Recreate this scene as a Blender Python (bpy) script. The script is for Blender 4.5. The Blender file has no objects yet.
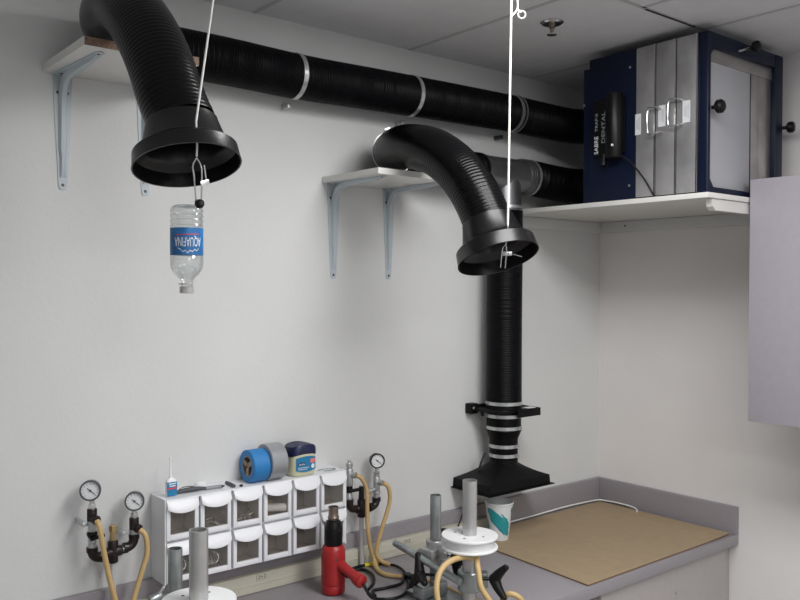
import bpy, bmesh, math, random
from mathutils import Vector, Matrix
random.seed(7)
S = bpy.context.scene
C = S.collection
PI = math.pi

# ---------------------------------------------------------------- camera
cam = bpy.data.objects.new('camera', bpy.data.cameras.new('camera'))
C.objects.link(cam)
r_ = Vector((0.7751, -0.6318, 0.0033)); u_ = Vector((0.0074, 0.0143, 0.9999)); f_ = Vector((0.6318, 0.775, -0.0158))
M4 = Matrix(((r_.x, u_.x, -f_.x, -2.9023), (r_.y, u_.y, -f_.y, -2.2156), (r_.z, u_.z, -f_.z, 1.8169), (0, 0, 0, 1)))
cam.matrix_world = M4
cam.data.sensor_width = 36
cam.data.lens = 834.34 / 800 * 36
cam.data.clip_start = 0.05
S.camera = cam

# ---------------------------------------------------------------- world, lights, exposure
w = bpy.data.worlds.new('world'); S.world = w; w.use_nodes = True
w.node_tree.nodes['Background'].inputs[0].default_value = (0.5, 0.55, 0.6, 1)
w.node_tree.nodes['Background'].inputs[1].default_value = 0.02
S.view_settings.view_transform = 'Standard'
S.view_settings.look = 'None'
S.view_settings.exposure = 1.6
S.view_settings.gamma = 1.0
S.view_settings.use_curve_mapping = False

def area(name, loc, sx, sy, power, col, rot=(0, 0, 0)):
    l = bpy.data.lights.new(name, 'AREA'); l.shape = 'RECTANGLE'; l.size = sx; l.size_y = sy
    l.energy = power; l.color = col
    o = bpy.data.objects.new(name, l); o.location = loc; o.rotation_euler = rot; C.objects.link(o)
    return o
area('ceiling_light', (-1.40, -1.38, 2.618), 0.56, 1.16, 8.3, (1.0, 0.99, 0.985))
area('ceiling_light', (-1.40, -2.60, 2.618), 0.56, 1.16, 8.0, (1.0, 0.99, 0.985))
area('ceiling_light', (-2.62, -3.70, 2.618), 0.56, 1.16, 10.5, (0.96, 0.99, 1.0))

# ---------------------------------------------------------------- materials
def mat(name, col, rough=0.5, metal=0.0, bump=0.0, scale=60.0, var=0.0, vscale=8.0, spec=0.5, trans=0.0, col2=None, coat=0.0, detail=4.0):
    m = bpy.data.materials.new(name); m.use_nodes = True
    nt = m.node_tree; b = nt.nodes['Principled BSDF']
    b.inputs['Base Color'].default_value = (*col, 1)
    b.inputs['Roughness'].default_value = rough
    b.inputs['Metallic'].default_value = metal
    b.inputs['Specular IOR Level'].default_value = spec
    b.inputs['Transmission Weight'].default_value = trans
    b.inputs['Coat Weight'].default_value = coat
    tc = nt.nodes.new('ShaderNodeTexCoord')
    n = nt.nodes.new('ShaderNodeTexNoise'); n.inputs['Scale'].default_value = vscale; n.inputs['Detail'].default_value = detail
    nt.links.new(tc.outputs['Object'], n.inputs['Vector'])
    mx = nt.nodes.new('ShaderNodeMix'); mx.data_type = 'RGBA'
    c2 = col2 or tuple(c * (1 - max(var, 0.04)) for c in col)
    mx.inputs[6].default_value = (*col, 1); mx.inputs[7].default_value = (*c2, 1)
    rmp = nt.nodes.new('ShaderNodeMapRange'); rmp.inputs[1].default_value = 0.35; rmp.inputs[2].default_value = 0.65
    nt.links.new(n.outputs['Fac'], rmp.inputs[0]); nt.links.new(rmp.outputs[0], mx.inputs[0])
    nt.links.new(mx.outputs[2], b.inputs['Base Color'])
    if bump:
        n2 = nt.nodes.new('ShaderNodeTexNoise'); n2.inputs['Scale'].default_value = scale; n2.inputs['Detail'].default_value = 6
        nt.links.new(tc.outputs['Object'], n2.inputs['Vector'])
        bp = nt.nodes.new('ShaderNodeBump'); bp.inputs['Strength'].default_value = bump; bp.inputs['Distance'].default_value = 0.002
        nt.links.new(n2.outputs['Fac'], bp.inputs['Height']); nt.links.new(bp.outputs[0], b.inputs['Normal'])
    return m

def clear(name, tint=(1, 1, 1), gloss=0.12, rough=0.08, diff=0.0, dcol=(0.8, 0.8, 0.8)):
    m = bpy.data.materials.new(name); m.use_nodes = True
    nt = m.node_tree; nt.nodes.clear()
    out = nt.nodes.new('ShaderNodeOutputMaterial')
    t = nt.nodes.new('ShaderNodeBsdfTransparent'); t.inputs[0].default_value = (*tint, 1)
    g = nt.nodes.new('ShaderNodeBsdfGlossy'); g.inputs['Roughness'].default_value = rough
    d = nt.nodes.new('ShaderNodeBsdfDiffuse'); d.inputs[0].default_value = (*dcol, 1)
    lw = nt.nodes.new('ShaderNodeLayerWeight'); lw.inputs[0].default_value = 0.35
    mr = nt.nodes.new('ShaderNodeMapRange'); mr.inputs[3].default_value = gloss * 0.5; mr.inputs[4].default_value = min(1, gloss * 4)
    nt.links.new(lw.outputs['Facing'], mr.inputs[0])
    m1 = nt.nodes.new('ShaderNodeMixShader'); m1.inputs[0].default_value = diff
    nt.links.new(t.outputs[0], m1.inputs[1]); nt.links.new(d.outputs[0], m1.inputs[2])
    m2 = nt.nodes.new('ShaderNodeMixShader')
    nt.links.new(mr.outputs[0], m2.inputs[0]); nt.links.new(m1.outputs[0], m2.inputs[1]); nt.links.new(g.outputs[0], m2.inputs[2])
    nt.links.new(m2.outputs[0], out.inputs[0])
    return m

M = {}
M['wall'] = mat('wall_paint', (0.69, 0.695, 0.69), 0.75, bump=0.25, scale=90, var=0.03, vscale=3)
M['wall_b'] = mat('wall_paint_brightened', (0.82, 0.795, 0.785), 0.75, bump=0.25, scale=90, var=0.03, vscale=3)  # wall paint with extra brightness in its colour for light missing on this side
M['ceil'] = mat('ceiling_tile', (0.78, 0.775, 0.785), 0.95, bump=0.6, scale=160, var=0.04, vscale=14)
M['grid'] = mat('ceiling_grid', (0.56, 0.55, 0.56), 0.6)
M['gap'] = mat('dark_gap', (0.05, 0.05, 0.05), 0.9)
M['floor'] = mat('floor_vinyl', (0.34, 0.33, 0.32), 0.5, var=0.1)
M['counter'] = mat('laminate_grey', (0.30, 0.28, 0.30), 0.42, bump=0.1, scale=300, var=0.05, vscale=120)
M['cab'] = mat('cabinet_laminate', (0.375, 0.35, 0.395), 0.45, var=0.02, vscale=40)
M['basecab'] = mat('base_cabinet_laminate', (0.40, 0.37, 0.36), 0.5, var=0.02, vscale=40)
M['white_board'] = mat('white_melamine', (0.74, 0.73, 0.70), 0.35, var=0.02)
M['raw_edge'] = mat('particle_board_edge', (0.33, 0.22, 0.16), 0.85, var=0.35, vscale=200)
M['bracket'] = mat('bracket_grey_enamel', (0.50, 0.56, 0.60), 0.4)
M['screw'] = mat('dark_screw', (0.10, 0.09, 0.09), 0.4, metal=0.6)
M['blk_duct'] = mat('black_flex_duct', (0.002, 0.002, 0.003), 0.45, bump=0.08, scale=120, spec=0.14)
M['blk_arm'] = mat('black_arm_plastic', (0.0015, 0.0015, 0.002), 0.27, bump=0.03, scale=200, spec=0.24)
M['blk_arm_end'] = mat('black_hood_plastic', (0.003, 0.003, 0.0035), 0.31, bump=0.06, scale=300, spec=0.5)
M['blk_in'] = mat('black_inner', (0.003, 0.003, 0.003), 0.8, spec=0.2)
M['blk'] = mat('black_plastic', (0.003, 0.003, 0.0035), 0.38, spec=0.3)
M['blk_metal'] = mat('black_sheet_metal', (0.003, 0.003, 0.0035), 0.45, bump=0.1, spec=0.2)
M['rubber'] = mat('black_rubber', (0.004, 0.004, 0.005), 0.45, spec=0.35)
M['galv'] = mat('galvanised_band', (0.62, 0.64, 0.64), 0.3, metal=0.75, var=0.2, vscale=60)
M['tee_grey'] = mat('dark_sheet_metal_fitting', (0.26, 0.26, 0.27), 0.3, metal=0.8, var=0.2, vscale=14)
M['blue_box'] = mat('navy_blue_enamel', (0.002, 0.006, 0.026), 0.4, var=0.1, spec=0.3)
M['alu'] = mat('brushed_aluminium', (0.52, 0.50, 0.49), 0.32, metal=0.85, var=0.3, vscale=9)
M['alu_panel'] = mat('aluminium_panel', (0.50, 0.49, 0.50), 0.42, metal=0.6, var=0.35, vscale=7)
M['filter'] = mat('white_filter_panel', (0.42, 0.42, 0.45), 0.7, bump=0.2, scale=200)
M['steel'] = mat('zinc_steel_tube', (0.42, 0.46, 0.46), 0.34, metal=0.8, var=0.2, vscale=30)
M['alu_tube'] = mat('aluminium_tube', (0.58, 0.58, 0.58), 0.36, metal=0.8, var=0.12, vscale=20)
M['chrome'] = mat('chrome', (0.68, 0.68, 0.68), 0.18, metal=0.95)
M['spool'] = mat('white_nylon', (0.82, 0.83, 0.83), 0.4)
M['bin'] = mat('white_bin_plastic', (0.84, 0.85, 0.88), 0.35)
M['bin_in'] = mat('bin_plastic_shaded', (0.40, 0.37, 0.34), 0.6)  # bin plastic darkened, the shade inside the bins put into its colour
M['bin_win'] = clear('smoky_bin_window', (0.92, 0.90, 0.88), 0.04, 0.2, 0.07, (0.42, 0.40, 0.38))
M['cream'] = mat('cream_raceway', (0.56, 0.54, 0.45), 0.5)
M['card'] = mat('cardboard', (0.36, 0.27, 0.165), 0.85, bump=0.15, scale=220, var=0.08, vscale=25, col2=(0.33, 0.25, 0.16))
M['card_edge'] = mat('cardboard_edge', (0.20, 0.12, 0.07), 0.9)
M['latex'] = mat('tan_latex_hose', (0.60, 0.42, 0.19), 0.45, var=0.12, vscale=15)
M['brown_pipe'] = mat('dark_malleable_iron', (0.022, 0.014, 0.014), 0.3, metal=0.3)
M['brass'] = mat('brass_plug', (0.42, 0.30, 0.14), 0.4, metal=0.5)
M['red'] = mat('red_plastic', (0.36, 0.014, 0.016), 0.35)
M['nozzle'] = mat('heat_stained_steel', (0.30, 0.24, 0.20), 0.35, metal=0.8, var=0.4, vscale=30)
M['yellow'] = mat('yellow_tag', (0.80, 0.66, 0.06), 0.5)
M['tape_blue'] = mat('blue_painters_tape', (0.02, 0.20, 0.50), 0.55)
M['tape_grey'] = mat('silver_duct_tape', (0.36, 0.37, 0.39), 0.32, metal=0.35)
M['core'] = mat('tape_core_card', (0.30, 0.25, 0.20), 0.8)
M['navy'] = mat('navy_cap', (0.008, 0.012, 0.06), 0.4)
M['jelly'] = mat('pale_yellow_jar', (0.62, 0.60, 0.42), 0.3)
M['label_blue'] = mat('blue_label', (0.015, 0.20, 0.40), 0.4)
M['label_dark'] = mat('dark_blue_print', (0.006, 0.02, 0.10), 0.4)
M['label_red'] = mat('red_print', (0.70, 0.05, 0.07), 0.45)
M['label_salmon'] = mat('salmon_print', (0.80, 0.22, 0.18), 0.45)
M['label_white'] = mat('white_print', (0.80, 0.82, 0.84), 0.45)
M['aqua'] = mat('bottle_label_blue', (0.025, 0.20, 0.52), 0.35, var=0.4, vscale=40)
M['clear'] = clear('clear_plastic', (0.93, 0.95, 0.95), 0.16, 0.06, 0.05)
M['capw'] = clear('frosted_cap', (0.8, 0.8, 0.8), 0.1, 0.3, 0.55, (0.62, 0.60, 0.58))
M['riser'] = mat('grey_white_pipe', (0.50, 0.50, 0.50), 0.4)
M['cord_w'] = mat('white_cord', (0.80, 0.79, 0.76), 0.6)
M['cup'] = mat('paper_cup_white', (0.72, 0.74, 0.74), 0.5)
M['teal'] = mat('teal_print', (0.02, 0.30, 0.33), 0.5)
M['purple'] = mat('violet_print', (0.10, 0.12, 0.36), 0.5)
M['dial'] = mat('gauge_dial_white', (0.78, 0.79, 0.80), 0.35)
M['rim'] = mat('gauge_case_grey', (0.10, 0.11, 0.12), 0.35, metal=0.4)
M['grey_dark'] = mat('dark_grey', (0.06, 0.06, 0.07), 0.5)
M['pencil'] = mat('grey_pen', (0.25, 0.26, 0.29), 0.35)
M['print_grey'] = mat('grey_print', (0.30, 0.33, 0.35), 0.5)
M['hardware'] = mat('loose_screws', (0.45, 0.43, 0.40), 0.35, metal=0.7)

# ---------------------------------------------------------------- helpers
class MB:
    def __init__(s): s.bm = bmesh.new()
    def _add(s, vs, fs):
        bv = [s.bm.verts.new(v) for v in vs]
        for f in fs:
            try: s.bm.faces.new([bv[i] for i in f])
            except ValueError: pass
        return bv
    def box(s, a, b, bev=0.0, seg=2):
        t = bmesh.new(); bmesh.ops.create_cube(t, size=1)
        a = Vector(a); b = Vector(b)
        for v in t.verts: v.co = Vector([(a[i] + b[i]) / 2 + v.co[i] * abs(b[i] - a[i]) for i in range(3)])
        if bev: bmesh.ops.bevel(t, geom=t.edges[:], offset=bev, segments=seg, affect='EDGES', profile=0.6)
        s.merge(t); return s
    def merge(s, t, mtx=None):
        mp = {}
        for v in t.verts: mp[v] = s.bm.verts.new(mtx @ v.co if mtx else v.co)
        for f in t.faces: s.bm.faces.new([mp[v] for v in f.verts])
        t.free()
    def obox(s, c, ax, ay, az, sx, sy, sz, bev=0.0):
        t = bmesh.new(); bmesh.ops.create_cube(t, size=1)
        for v in t.verts: v.co = Vector((v.co.x * sx, v.co.y * sy, v.co.z * sz))
        if bev: bmesh.ops.bevel(t, geom=t.edges[:], offset=bev, segments=2, affect='EDGES', profile=0.6)
        ax, ay, az = Vector(ax).normalized(), Vector(ay).normalized(), Vector(az).normalized()
        m = Matrix(((ax.x, ay.x, az.x, c[0]), (ax.y, ay.y, az.y, c[1]), (ax.z, ay.z, az.z, c[2]), (0, 0, 0, 1)))
        s.merge(t, m); return s
    def frame(s, d):
        d = Vector(d).normalized()
        h = Vector((0, 0, 1)) if abs(d.z) < 0.9 else Vector((0, 1, 0))
        x = d.cross(h).normalized(); y = d.cross(x).normalized()
        return x, y, d
    def lathe(s, o, d, prof, seg=40, cap0=True, cap1=True, ref=None):
        """prof: list of (dist along d, radius)"""
        x, y, z = s.frame(d); o = Vector(o)
        rings = []
        for t, r in prof:
            rings.append([s.bm.verts.new(o + z * t + x * r * math.cos(2 * PI * k / seg) + y * r * math.sin(2 * PI * k / seg)) for k in range(seg)])
        for a, b in zip(rings, rings[1:]):
            for k in range(seg): s.bm.faces.new((a[k], a[(k + 1) % seg], b[(k + 1) % seg], b[k]))
        if cap0 and prof[0][1] > 1e-6: s.bm.faces.new(list(reversed(rings[0])))
        if cap1 and prof[-1][1] > 1e-6: s.bm.faces.new(rings[-1])
        return s
    def cyl(s, a, b, r, r2=None, seg=24, bev=0.0):
        a = Vector(a); b = Vector(b); L = (b - a).length; r2 = r if r2 is None else r2
        pr = [(0, r), (L, r2)]
        if bev: pr = [(0, r - bev), (bev * .3, r - bev * .3), (bev, r), (L - bev, r2), (L - bev * .3, r2 - bev * .3), (L, r2 - bev)]
        return s.lathe(a, b - a, pr, seg)
    def pipe(s, a, b, r, wall=0.002, seg=32):
        """open tube with wall thickness"""
        a = Vector(a); b = Vector(b); L = (b - a).length
        return s.lathe(a, b - a, [(0, r - wall), (0, r), (L, r), (L, r - wall), (0.0, r - wall)], seg, False, False)
    def ring(s, o, d, r, wdt, th=0.002, seg=48):
        o = Vector(o); d = Vector(d).normalized()
        return s.lathe(o - d * wdt / 2, d, [(0, r), (0, r + th), (wdt, r + th), (wdt, r), (0, r)], seg, False, False)
    def sweep(s, pts, rf, seg=24, cap=True, step=None, start=(0, 0, 1)):
        """tube along smooth path; rf radius or function of (arc length, total)"""
        P = spline(pts, step)
        L = [0]
        for a, b in zip(P, P[1:]): L.append(L[-1] + (b - a).length)
        T = L[-1]; rings = []
        prevx = None
        for i, p in enumerate(P):
            d = (P[min(i + 1, len(P) - 1)] - P[max(i - 1, 0)]).normalized()
            if prevx is None:
                h = Vector(start)
                if abs(d.dot(h)) > 0.95: h = Vector((1, 0, 0))
                x = (h - d * d.dot(h)).normalized()
            else: x = (prevx - d * d.dot(prevx)).normalized()
            prevx = x; y = d.cross(x)
            r = rf(L[i], T) if callable(rf) else rf
            rings.append([s.bm.verts.new(p + x * r * math.cos(2 * PI * k / seg) + y * r * math.sin(2 * PI * k / seg)) for k in range(seg)])
        for a, b in zip(rings, rings[1:]):
            for k in range(seg): s.bm.faces.new((a[k], a[(k + 1) % seg], b[(k + 1) % seg], b[k]))
        if cap: s.bm.faces.new(list(reversed(rings[0]))); s.bm.faces.new(rings[-1])
        return s
    def prism(s, poly, d):
        d = Vector(d); n = len(poly)
        a = [s.bm.verts.new(p) for p in poly]; b = [s.bm.verts.new(Vector(p) + d) for p in poly]
        s.bm.faces.new(a); s.bm.faces.new(list(reversed(b)))
        for k in range(n): s.bm.faces.new((a[(k + 1) % n], a[k], b[k], b[(k + 1) % n]))
        return s
    def build(s, name, material, parent=None, sharp=32, extra=None):
        bm = s.bm
        bmesh.ops.recalc_face_normals(bm, faces=bm.faces[:])
        me = bpy.data.meshes.new(name)
        lim = math.radians(sharp)
        for e in bm.edges:
            e.smooth = not (len(e.link_faces) == 2 and e.calc_face_angle(0) > lim)
        for f in bm.faces: f.smooth = True
        off = Vector((0, 0, 0)); q = parent
        while q is not None: off += q.location; q = q.parent
        if parent is not None:
            for v in bm.verts: v.co -= off
            loc = (0, 0, 0)
        else:
            c = Vector((0, 0, 0))
            for v in bm.verts: c += v.co
            c /= max(1, len(bm.verts)); c.z = min(v.co.z for v in bm.verts)
            for v in bm.verts: v.co -= c
            loc = c
        bm.to_mesh(me); bm.free()
        me.materials.append(material)
        if extra:
            for m in extra: me.materials.append(m)
        o = bpy.data.objects.new(name, me); o.location = loc; C.objects.link(o)
        if parent is not None: o.parent = parent
        return o

def spline(pts, step=None):
    P = [Vector(p) for p in pts]
    if len(P) < 3 and step is None: return P
    out = []
    Q = [P[0] * 2 - P[1]] + P + [P[-1] * 2 - P[-2]]
    for i in range(1, len(Q) - 2):
        a, b, c, d = Q[i - 1:i + 3]
        n = max(2, int((c - b).length / step)) if step else 8
        for k in range(n):
            t = k / n
            out.append(0.5 * ((2 * b) + (c - a) * t + (2 * a - 5 * b + 4 * c - d) * t * t + (3 * b - a - 3 * c + d) * t ** 3))
    out.append(P[-1])
    return out

def tag(o, label, cat, group=None):
    o['label'] = label; o['category'] = cat
    if group: o['group'] = group
    return o
def thing(name, loc, label, cat, group=None):
    o = bpy.data.objects.new(name, None); o.empty_display_size = 0.05; C.objects.link(o); o.location = loc
    return tag(o, label, cat, group)
def struct(o): o['kind'] = 'structure'; return o
def dup(root, delta, label=None, parent=None):
    r = root.copy(); C.objects.link(r)
    if parent is None: r.location = root.location + Vector(delta)
    else: r.parent = parent
    if label: r['label'] = label
    for ch in list(root.children): dup(ch, (0, 0, 0), None, r)
    return r

def text_mesh(txt, size, depth=0.0006):
    cu = bpy.data.curves.new('lettering', 'FONT'); cu.body = txt; cu.size = size; cu.extrude = depth / 2
    cu.align_x = 'CENTER'; cu.align_y = 'CENTER'; cu.resolution_u = 3
    o = bpy.data.objects.new('lettering', cu); C.objects.link(o)
    bpy.context.view_layer.update()
    me = bpy.data.meshes.new_from_object(o.evaluated_get(bpy.context.evaluated_depsgraph_get()))
    bpy.data.objects.remove(o); bpy.data.curves.remove(cu)
    vs = [v.co.copy() for v in me.vertices]; fs = [tuple(p.vertices) for p in me.polygons]
    bpy.data.meshes.remove(me)
    return vs, fs
def text(name, txt, size, fn, material, parent, sx=1.0):
    vs, fs = text_mesh(txt, size)
    b = MB(); b._add([fn(v.x * sx, v.y, v.z) for v in vs], fs)
    return b.build(name, material, parent)

# ================================================================ SETTING
CZ = 2.632
X0, Y0 = -4.7, -4.3
struct(MB().box((X0 - .1, 0, 0), (0.1, 0.1, 2.9)).build('wall_back', M['wall']))
struct(MB().box((0, Y0, 0), (0.1, 0, 2.9)).build('wall_right', M['wall_b']))
struct(MB().box((X0 - .1, Y0, 0), (X0, 0, 2.9)).build('wall_left', M['wall']))
struct(MB().box((X0 - .1, Y0 - .1, 0), (0.1, Y0, 2.9)).build('wall_front', M['wall']))
struct(MB().box((X0 - .1, Y0 - .1, -0.1), (0.1, 0.1, 0)).build('floor', M['floor']))
struct(MB().box((X0, Y0, CZ), (0, 0, CZ + .05)).build('ceiling', M['ceil']))
g = MB()
for x in (-1.663, -1.058, -2.268, -2.873, -3.478, -4.083):
    g.box((x - .008, -.77, CZ - .0012), (x + .008, 0, CZ + .001))
g.box((-.453, -.77, CZ - .0012), (-.437, 0, CZ + .001))
for x in (-.49, -.815, -1.70, -2.31, -2.92, -3.53, -4.14):
    g.box((x - .008, Y0, CZ - .0012), (x + .008, -.77, CZ + .001))
for y in (-.77, -1.99, -3.21): g.box((X0, y - .008, CZ - .0012), (0, y + .008, CZ + .001))
struct(g.build('trim_1', M['grid']))
struct(MB().box((-.80, -.772, CZ - .003), (-.54, -.764, CZ)).build('trim_2', M['gap']))

# ================================================================ BASE CABINET + COUNTERTOP
def base_cabinet(x0, x1, label):
    t = thing('base_cabinet', (x1, -.3, 0), label, 'cabinet')
    MB().box((x0 + .004, -.60, .10), (x1, -.004, .871), .001).build('body', M['basecab'], t)
    MB().box((x0 + .02, -.54, 0), (x1, -.03, .099)).build('plinth', M['gap'], t)
    for a, b in ((x0 + .008, x1 - .055),):
        d = MB().box((a, -.619, .12), (b, -.601, .867), .001).build('door', M['basecab'], t)
        MB().lathe((x1 - .379, -.619, .776), (0, -1, 0), [(0, .0045), (.003, .0045), (.004, .002)], 12).build('lock_pin', M['steel'], d)
    return t
base_cabinet(-.80, -.003, 'grey laminate base cabinet below the counter end by the right wall')

ct = thing('countertop', (-2.3, -.3, .872), 'long grey laminate countertop with low backsplash in the room corner', 'countertop')
MB().box((-4.69, -.635, .872), (-.0015, -.0015, .91), .0015).build('slab', M['counter'], ct)
MB().box((-4.69, -.0205, .9105), (-.021, -.0015, 1.0116), .0015).build('backsplash', M['counter'], ct)
MB().box((-.0205, -.635, .9105), (-.0015, -.0015, 1.0116), .0015).build('backsplash', M['counter'], ct)

# raceway on the counter
rw = thing('power_raceway', (-2.0, -.035, .911), 'cream surface raceway with small sockets along the back of the counter', 'socket strip')
MB().box((-4.6, -.046, .911), (-.70, -.0215, .966), .003).build('channel', M['cream'], rw)
MB().box((-4.6, -.0475, .935), (-.70, -.0455, .938)).build('seam', M['cream'], rw)
for x in (-1.66, -1.43, -1.10, -1.87, -.88, -2.3):
    s_ = MB().box((x - .018, -.0485, .947), (x + .018, -.046, .964), .001).build('socket', M['cream'], rw)
    b = MB()
    for dx, dz in ((-.009, .0035), (-.009, -.0035), (.009, .0035), (.009, -.0035), (-.001, 0)):
        b.box((x + dx - .0022, -.0492, .9555 + dz - .0012), (x + dx + .0022, -.0484, .9555 + dz + .0012))
    b.build('slot', M['grey_dark'], s_)

# cardboard sheet
b = MB(); n = 24
cs = [(-.868, -.628), (-.040, -.622), (-.028, -.030), (-.835, -.052)]
top = []; bot = []
for i in range(n + 1):
    rt = []; rb = []
    for j in range(n + 1):
        u, v = i / n, j / n
        x = (cs[0][0] * (1 - u) + cs[1][0] * u) * (1 - v) + (cs[3][0] * (1 - u) + cs[2][0] * u) * v
        y = (cs[0][1] * (1 - u) + cs[1][1] * u) * (1 - v) + (cs[3][1] * (1 - u) + cs[2][1] * u) * v
        z = .9112 + .004 * v * v * (1 - u) * u * 4 + .004 * max(0, u - .8) / .2 * (1 - v)
        rt.append(b.bm.verts.new((x, y, z + .004))); rb.append(b.bm.verts.new((x, y, z)))
    top.append(rt); bot.append(rb)
edge_faces = []
for i in range(n):
    for j in range(n):
        b.bm.faces.new((top[i][j], top[i + 1][j], top[i + 1][j + 1], top[i][j + 1]))
        b.bm.faces.new((bot[i][j], bot[i][j + 1], bot[i + 1][j + 1], bot[i + 1][j]))
for i in range(n):
    for j in (0, n): edge_faces.append(b.bm.faces.new((top[i][j], top[i + 1][j], bot[i + 1][j], bot[i][j])))
    for j in (0, n): edge_faces.append(b.bm.faces.new((top[j][i], top[j][i + 1], bot[j][i + 1], bot[j][i])))
for f in edge_faces: f.material_index = 1
tag(b.build('cardboard_sheet', M['card'], extra=[M['card_edge']]), 'large flat brown cardboard sheet lying on the counter in the corner', 'cardboard')

# white cable along the backsplash
tag(MB().sweep([(-.69, -.0275, .922), (-.60, -.0255, .921), (-.441, -.026, .9225), (-.25, -.0255, .926), (-.11, -.026, .9235), (-.04, -.030, .922), (-.0265, -.054, .922), (-.0255, -.13, .925), (-.030, -.193, .924), (-.040, -.222, .9205), (-.060, -.236, .9195)], .0033, 10).build('white_cable', M['cord_w']),
    'thin white cable running behind the cardboard along the backsplash corner', 'cable')

# ================================================================ CORNER SHELF
sh = thing('corner_shelf', (-.3, -.42, 2.091), 'white corner shelf high on the right carrying the blue air cleaner', 'shelf')
MB().box((-.585, -.845, 2.091), (-.002, -.002, 2.1075), .0015).build('board', M['white_board'], sh)
b = MB()
b.prism([(-.585 + .03, -.840, 2.0895), (-.585 + .036, -.840, 2.066), (-.585 + .05, -.840, 2.055), (-.03, -.840, 2.055), (-.03, -.840, 2.0895)], (0, .022, 0))
b.build('cleat', M['white_board'], sh)
MB().box((-.585, -.014, 2.046), (-.0015, -.0015, 2.090), .001).build('ledger', M['wall'], sh)
lg = MB().box((-.014, -.81, 2.046), (-.0015, -.0145, 2.090), .001).build('ledger', M['wall'], sh)
MB().lathe((-.014, -.136, 2.071), (-1, 0, 0), [(0, .0045), (.0015, .003)], 12).build('screw', M['screw'], lg)

# upper wall cabinet
uc = thing('wall_cabinet', (-.17, -1.3, 1.39), 'lavender grey wall cabinet at the right edge of the room', 'cabinet')
MB().box((-.327, -1.75, 1.392), (-.002, -.852, 2.161), .001).build('body', M['cab'], uc)
for a, b_ in ((-1.299, -.850), (-1.75, -1.302)):
    MB().box((-.346, a, 1.390), (-.328, b_, 2.163), .0015).build('door', M['cab'], uc)

# ================================================================ SMALL WALL SHELVES + BRACKETS
def bracket(x, z, D, parent_label, H=.30):
    t = thing('shelf_bracket', (x, 0, z), parent_label, 'bracket', 'grey shelf brackets on the back wall')
    wA, wB = .0245, .0105   # half widths at top and tip
    b = MB()
    # wall arm: tapered plate with pressed spine
    b.prism([(x - wA, -.0025, z), (x + wA, -.0025, z), (x + wA * .85, -.0025, z - H * .3), (x + wB, -.0025, z - H), (x + wB * .6, -.0025, z - H - .008), (x - wB * .6, -.0025, z - H - .008), (x - wB, -.0025, z - H), (x - wA * .85, -.0025, z - H * .3)], (0, .0022, 0))
    b.build('wall_arm', M['bracket'], t)
    b = MB()
    b.prism([(x - wA, -.001, z - .0022), (x - wA, -D * .15, z - .0022), (x - wB, -D + .01, z - .0022), (x, -D, z - .0022), (x + wB, -D + .01, z - .0022), (x + wA, -D * .15, z - .0022), (x + wA, -.001, z - .0022)], (0, 0, .002))
    b.build('shelf_arm', M['bracket'], t)
    # spine: raised U channel that curves from one arm to the other
    b = MB()
    N = 26; pr = []
    for i in range(N + 1):
        s = i / N
        if s < .42: yy, zz, dp = 0, -H + .025 + (H - .09) * s / .42, .006 + .006 * s / .42
        elif s < .62:
            a = (s - .42) / .2 * PI / 2; yy, zz, dp = -.065 * (1 - math.cos(a)) , -.065 + .065 * math.sin(a), .012
        else: yy, zz, dp = -.065 - (D - .09) * (s - .62) / .38, 0, .012 - .006 * (s - .62) / .38
        pr.append((yy, zz, dp))
    vs = []
    for i, (yy, zz, dp) in enumerate(pr):
        a = Vector(pr[max(i - 1, 0)][:2]); c = Vector(pr[min(i + 1, N)][:2]); tdir = (c - a).normalized()
        nrm = Vector((-tdir.y, tdir.x))
        if nrm.x > 0 or (abs(nrm.x) < 1e-3 and nrm.y > 0): nrm = -nrm
        hw = .011 if .15 < i / N < .85 else .008
        e = 0 if i in (0, N) else 1
        base = Vector((yy - .0026, zz - .0024))
        o1 = base + nrm * dp * e
        vs.append([b.bm.verts.new((x - hw, base.x, z + base.y)), b.bm.verts.new((x - hw * .55, o1.x, z + o1.y)), b.bm.verts.new((x + hw * .55, o1.x, z + o1.y)), b.bm.verts.new((x + hw, base.x, z + base.y))])
    for a, c in zip(vs, vs[1:]):
        for k in range(3): b.bm.faces.new((a[k], a[k + 1], c[k + 1], c[k]))
    b.build('spine', M['bracket'], t)
    for (sx, sz) in ((-.012, -.045), (.012, -.045), (0, -H + .004)):
        MB().lathe((x + sx, -.0025, z + sz), (0, -1, 0), [(0, .0042), (.0015, .003)], 12).build('screw', M['screw'], t)
    for (sx, sy) in ((-.012, -.03), (.012, -.05), (0, -D + .02)):
        MB().lathe((x + sx, sy, z - .0022), (0, 0, -1), [(0, .0042), (.0015, .003)], 12).build('screw', M['screw'], t)
    return t

def small_shelf(x0, x1, D, z0, z1, label, raw):
    t = thing('wall_shelf', ((x0 + x1) / 2, -D / 2, z0), label, 'shelf')
    MB().box((x0, -D, z0), (x1, -.001, z1), .001).build('board', M['white_board'], t)
    MB().box((x0 + .001, -D - .0012, z0 + .0005), (x1 - .001, -D - .0002, z1 - .0005)).build('front_edge', raw, t)
    return t
small_shelf(-2.266, -1.988, .312, 2.357, 2.3775, 'small white shelf with bare brown front edge under the nearest exhaust arm', M['raw_edge'])
bracket(-2.217, 2.3565, .285, 'grey bracket under the left end of the nearest small shelf', .285)
bracket(-1.998, 2.3565, .285, 'grey bracket half hidden behind the nearest black hood', .285)
small_shelf(-1.418, -1.10, .292, 2.146, 2.1645, 'small white shelf under the second exhaust arm', M['white_board'])
bracket(-1.374, 2.1455, .275, 'grey bracket under the left end of the middle wall shelf', .295)
bracket(-1.148, 2.1455, .275, 'grey bracket under the middle wall shelf, nearer the vertical duct', .295)

# ================================================================ DUCTS
R = .066
def flex(L, T, pitch=.0075, amp=.0011): return R - amp + amp * math.cos(2 * PI * L / pitch)
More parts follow.
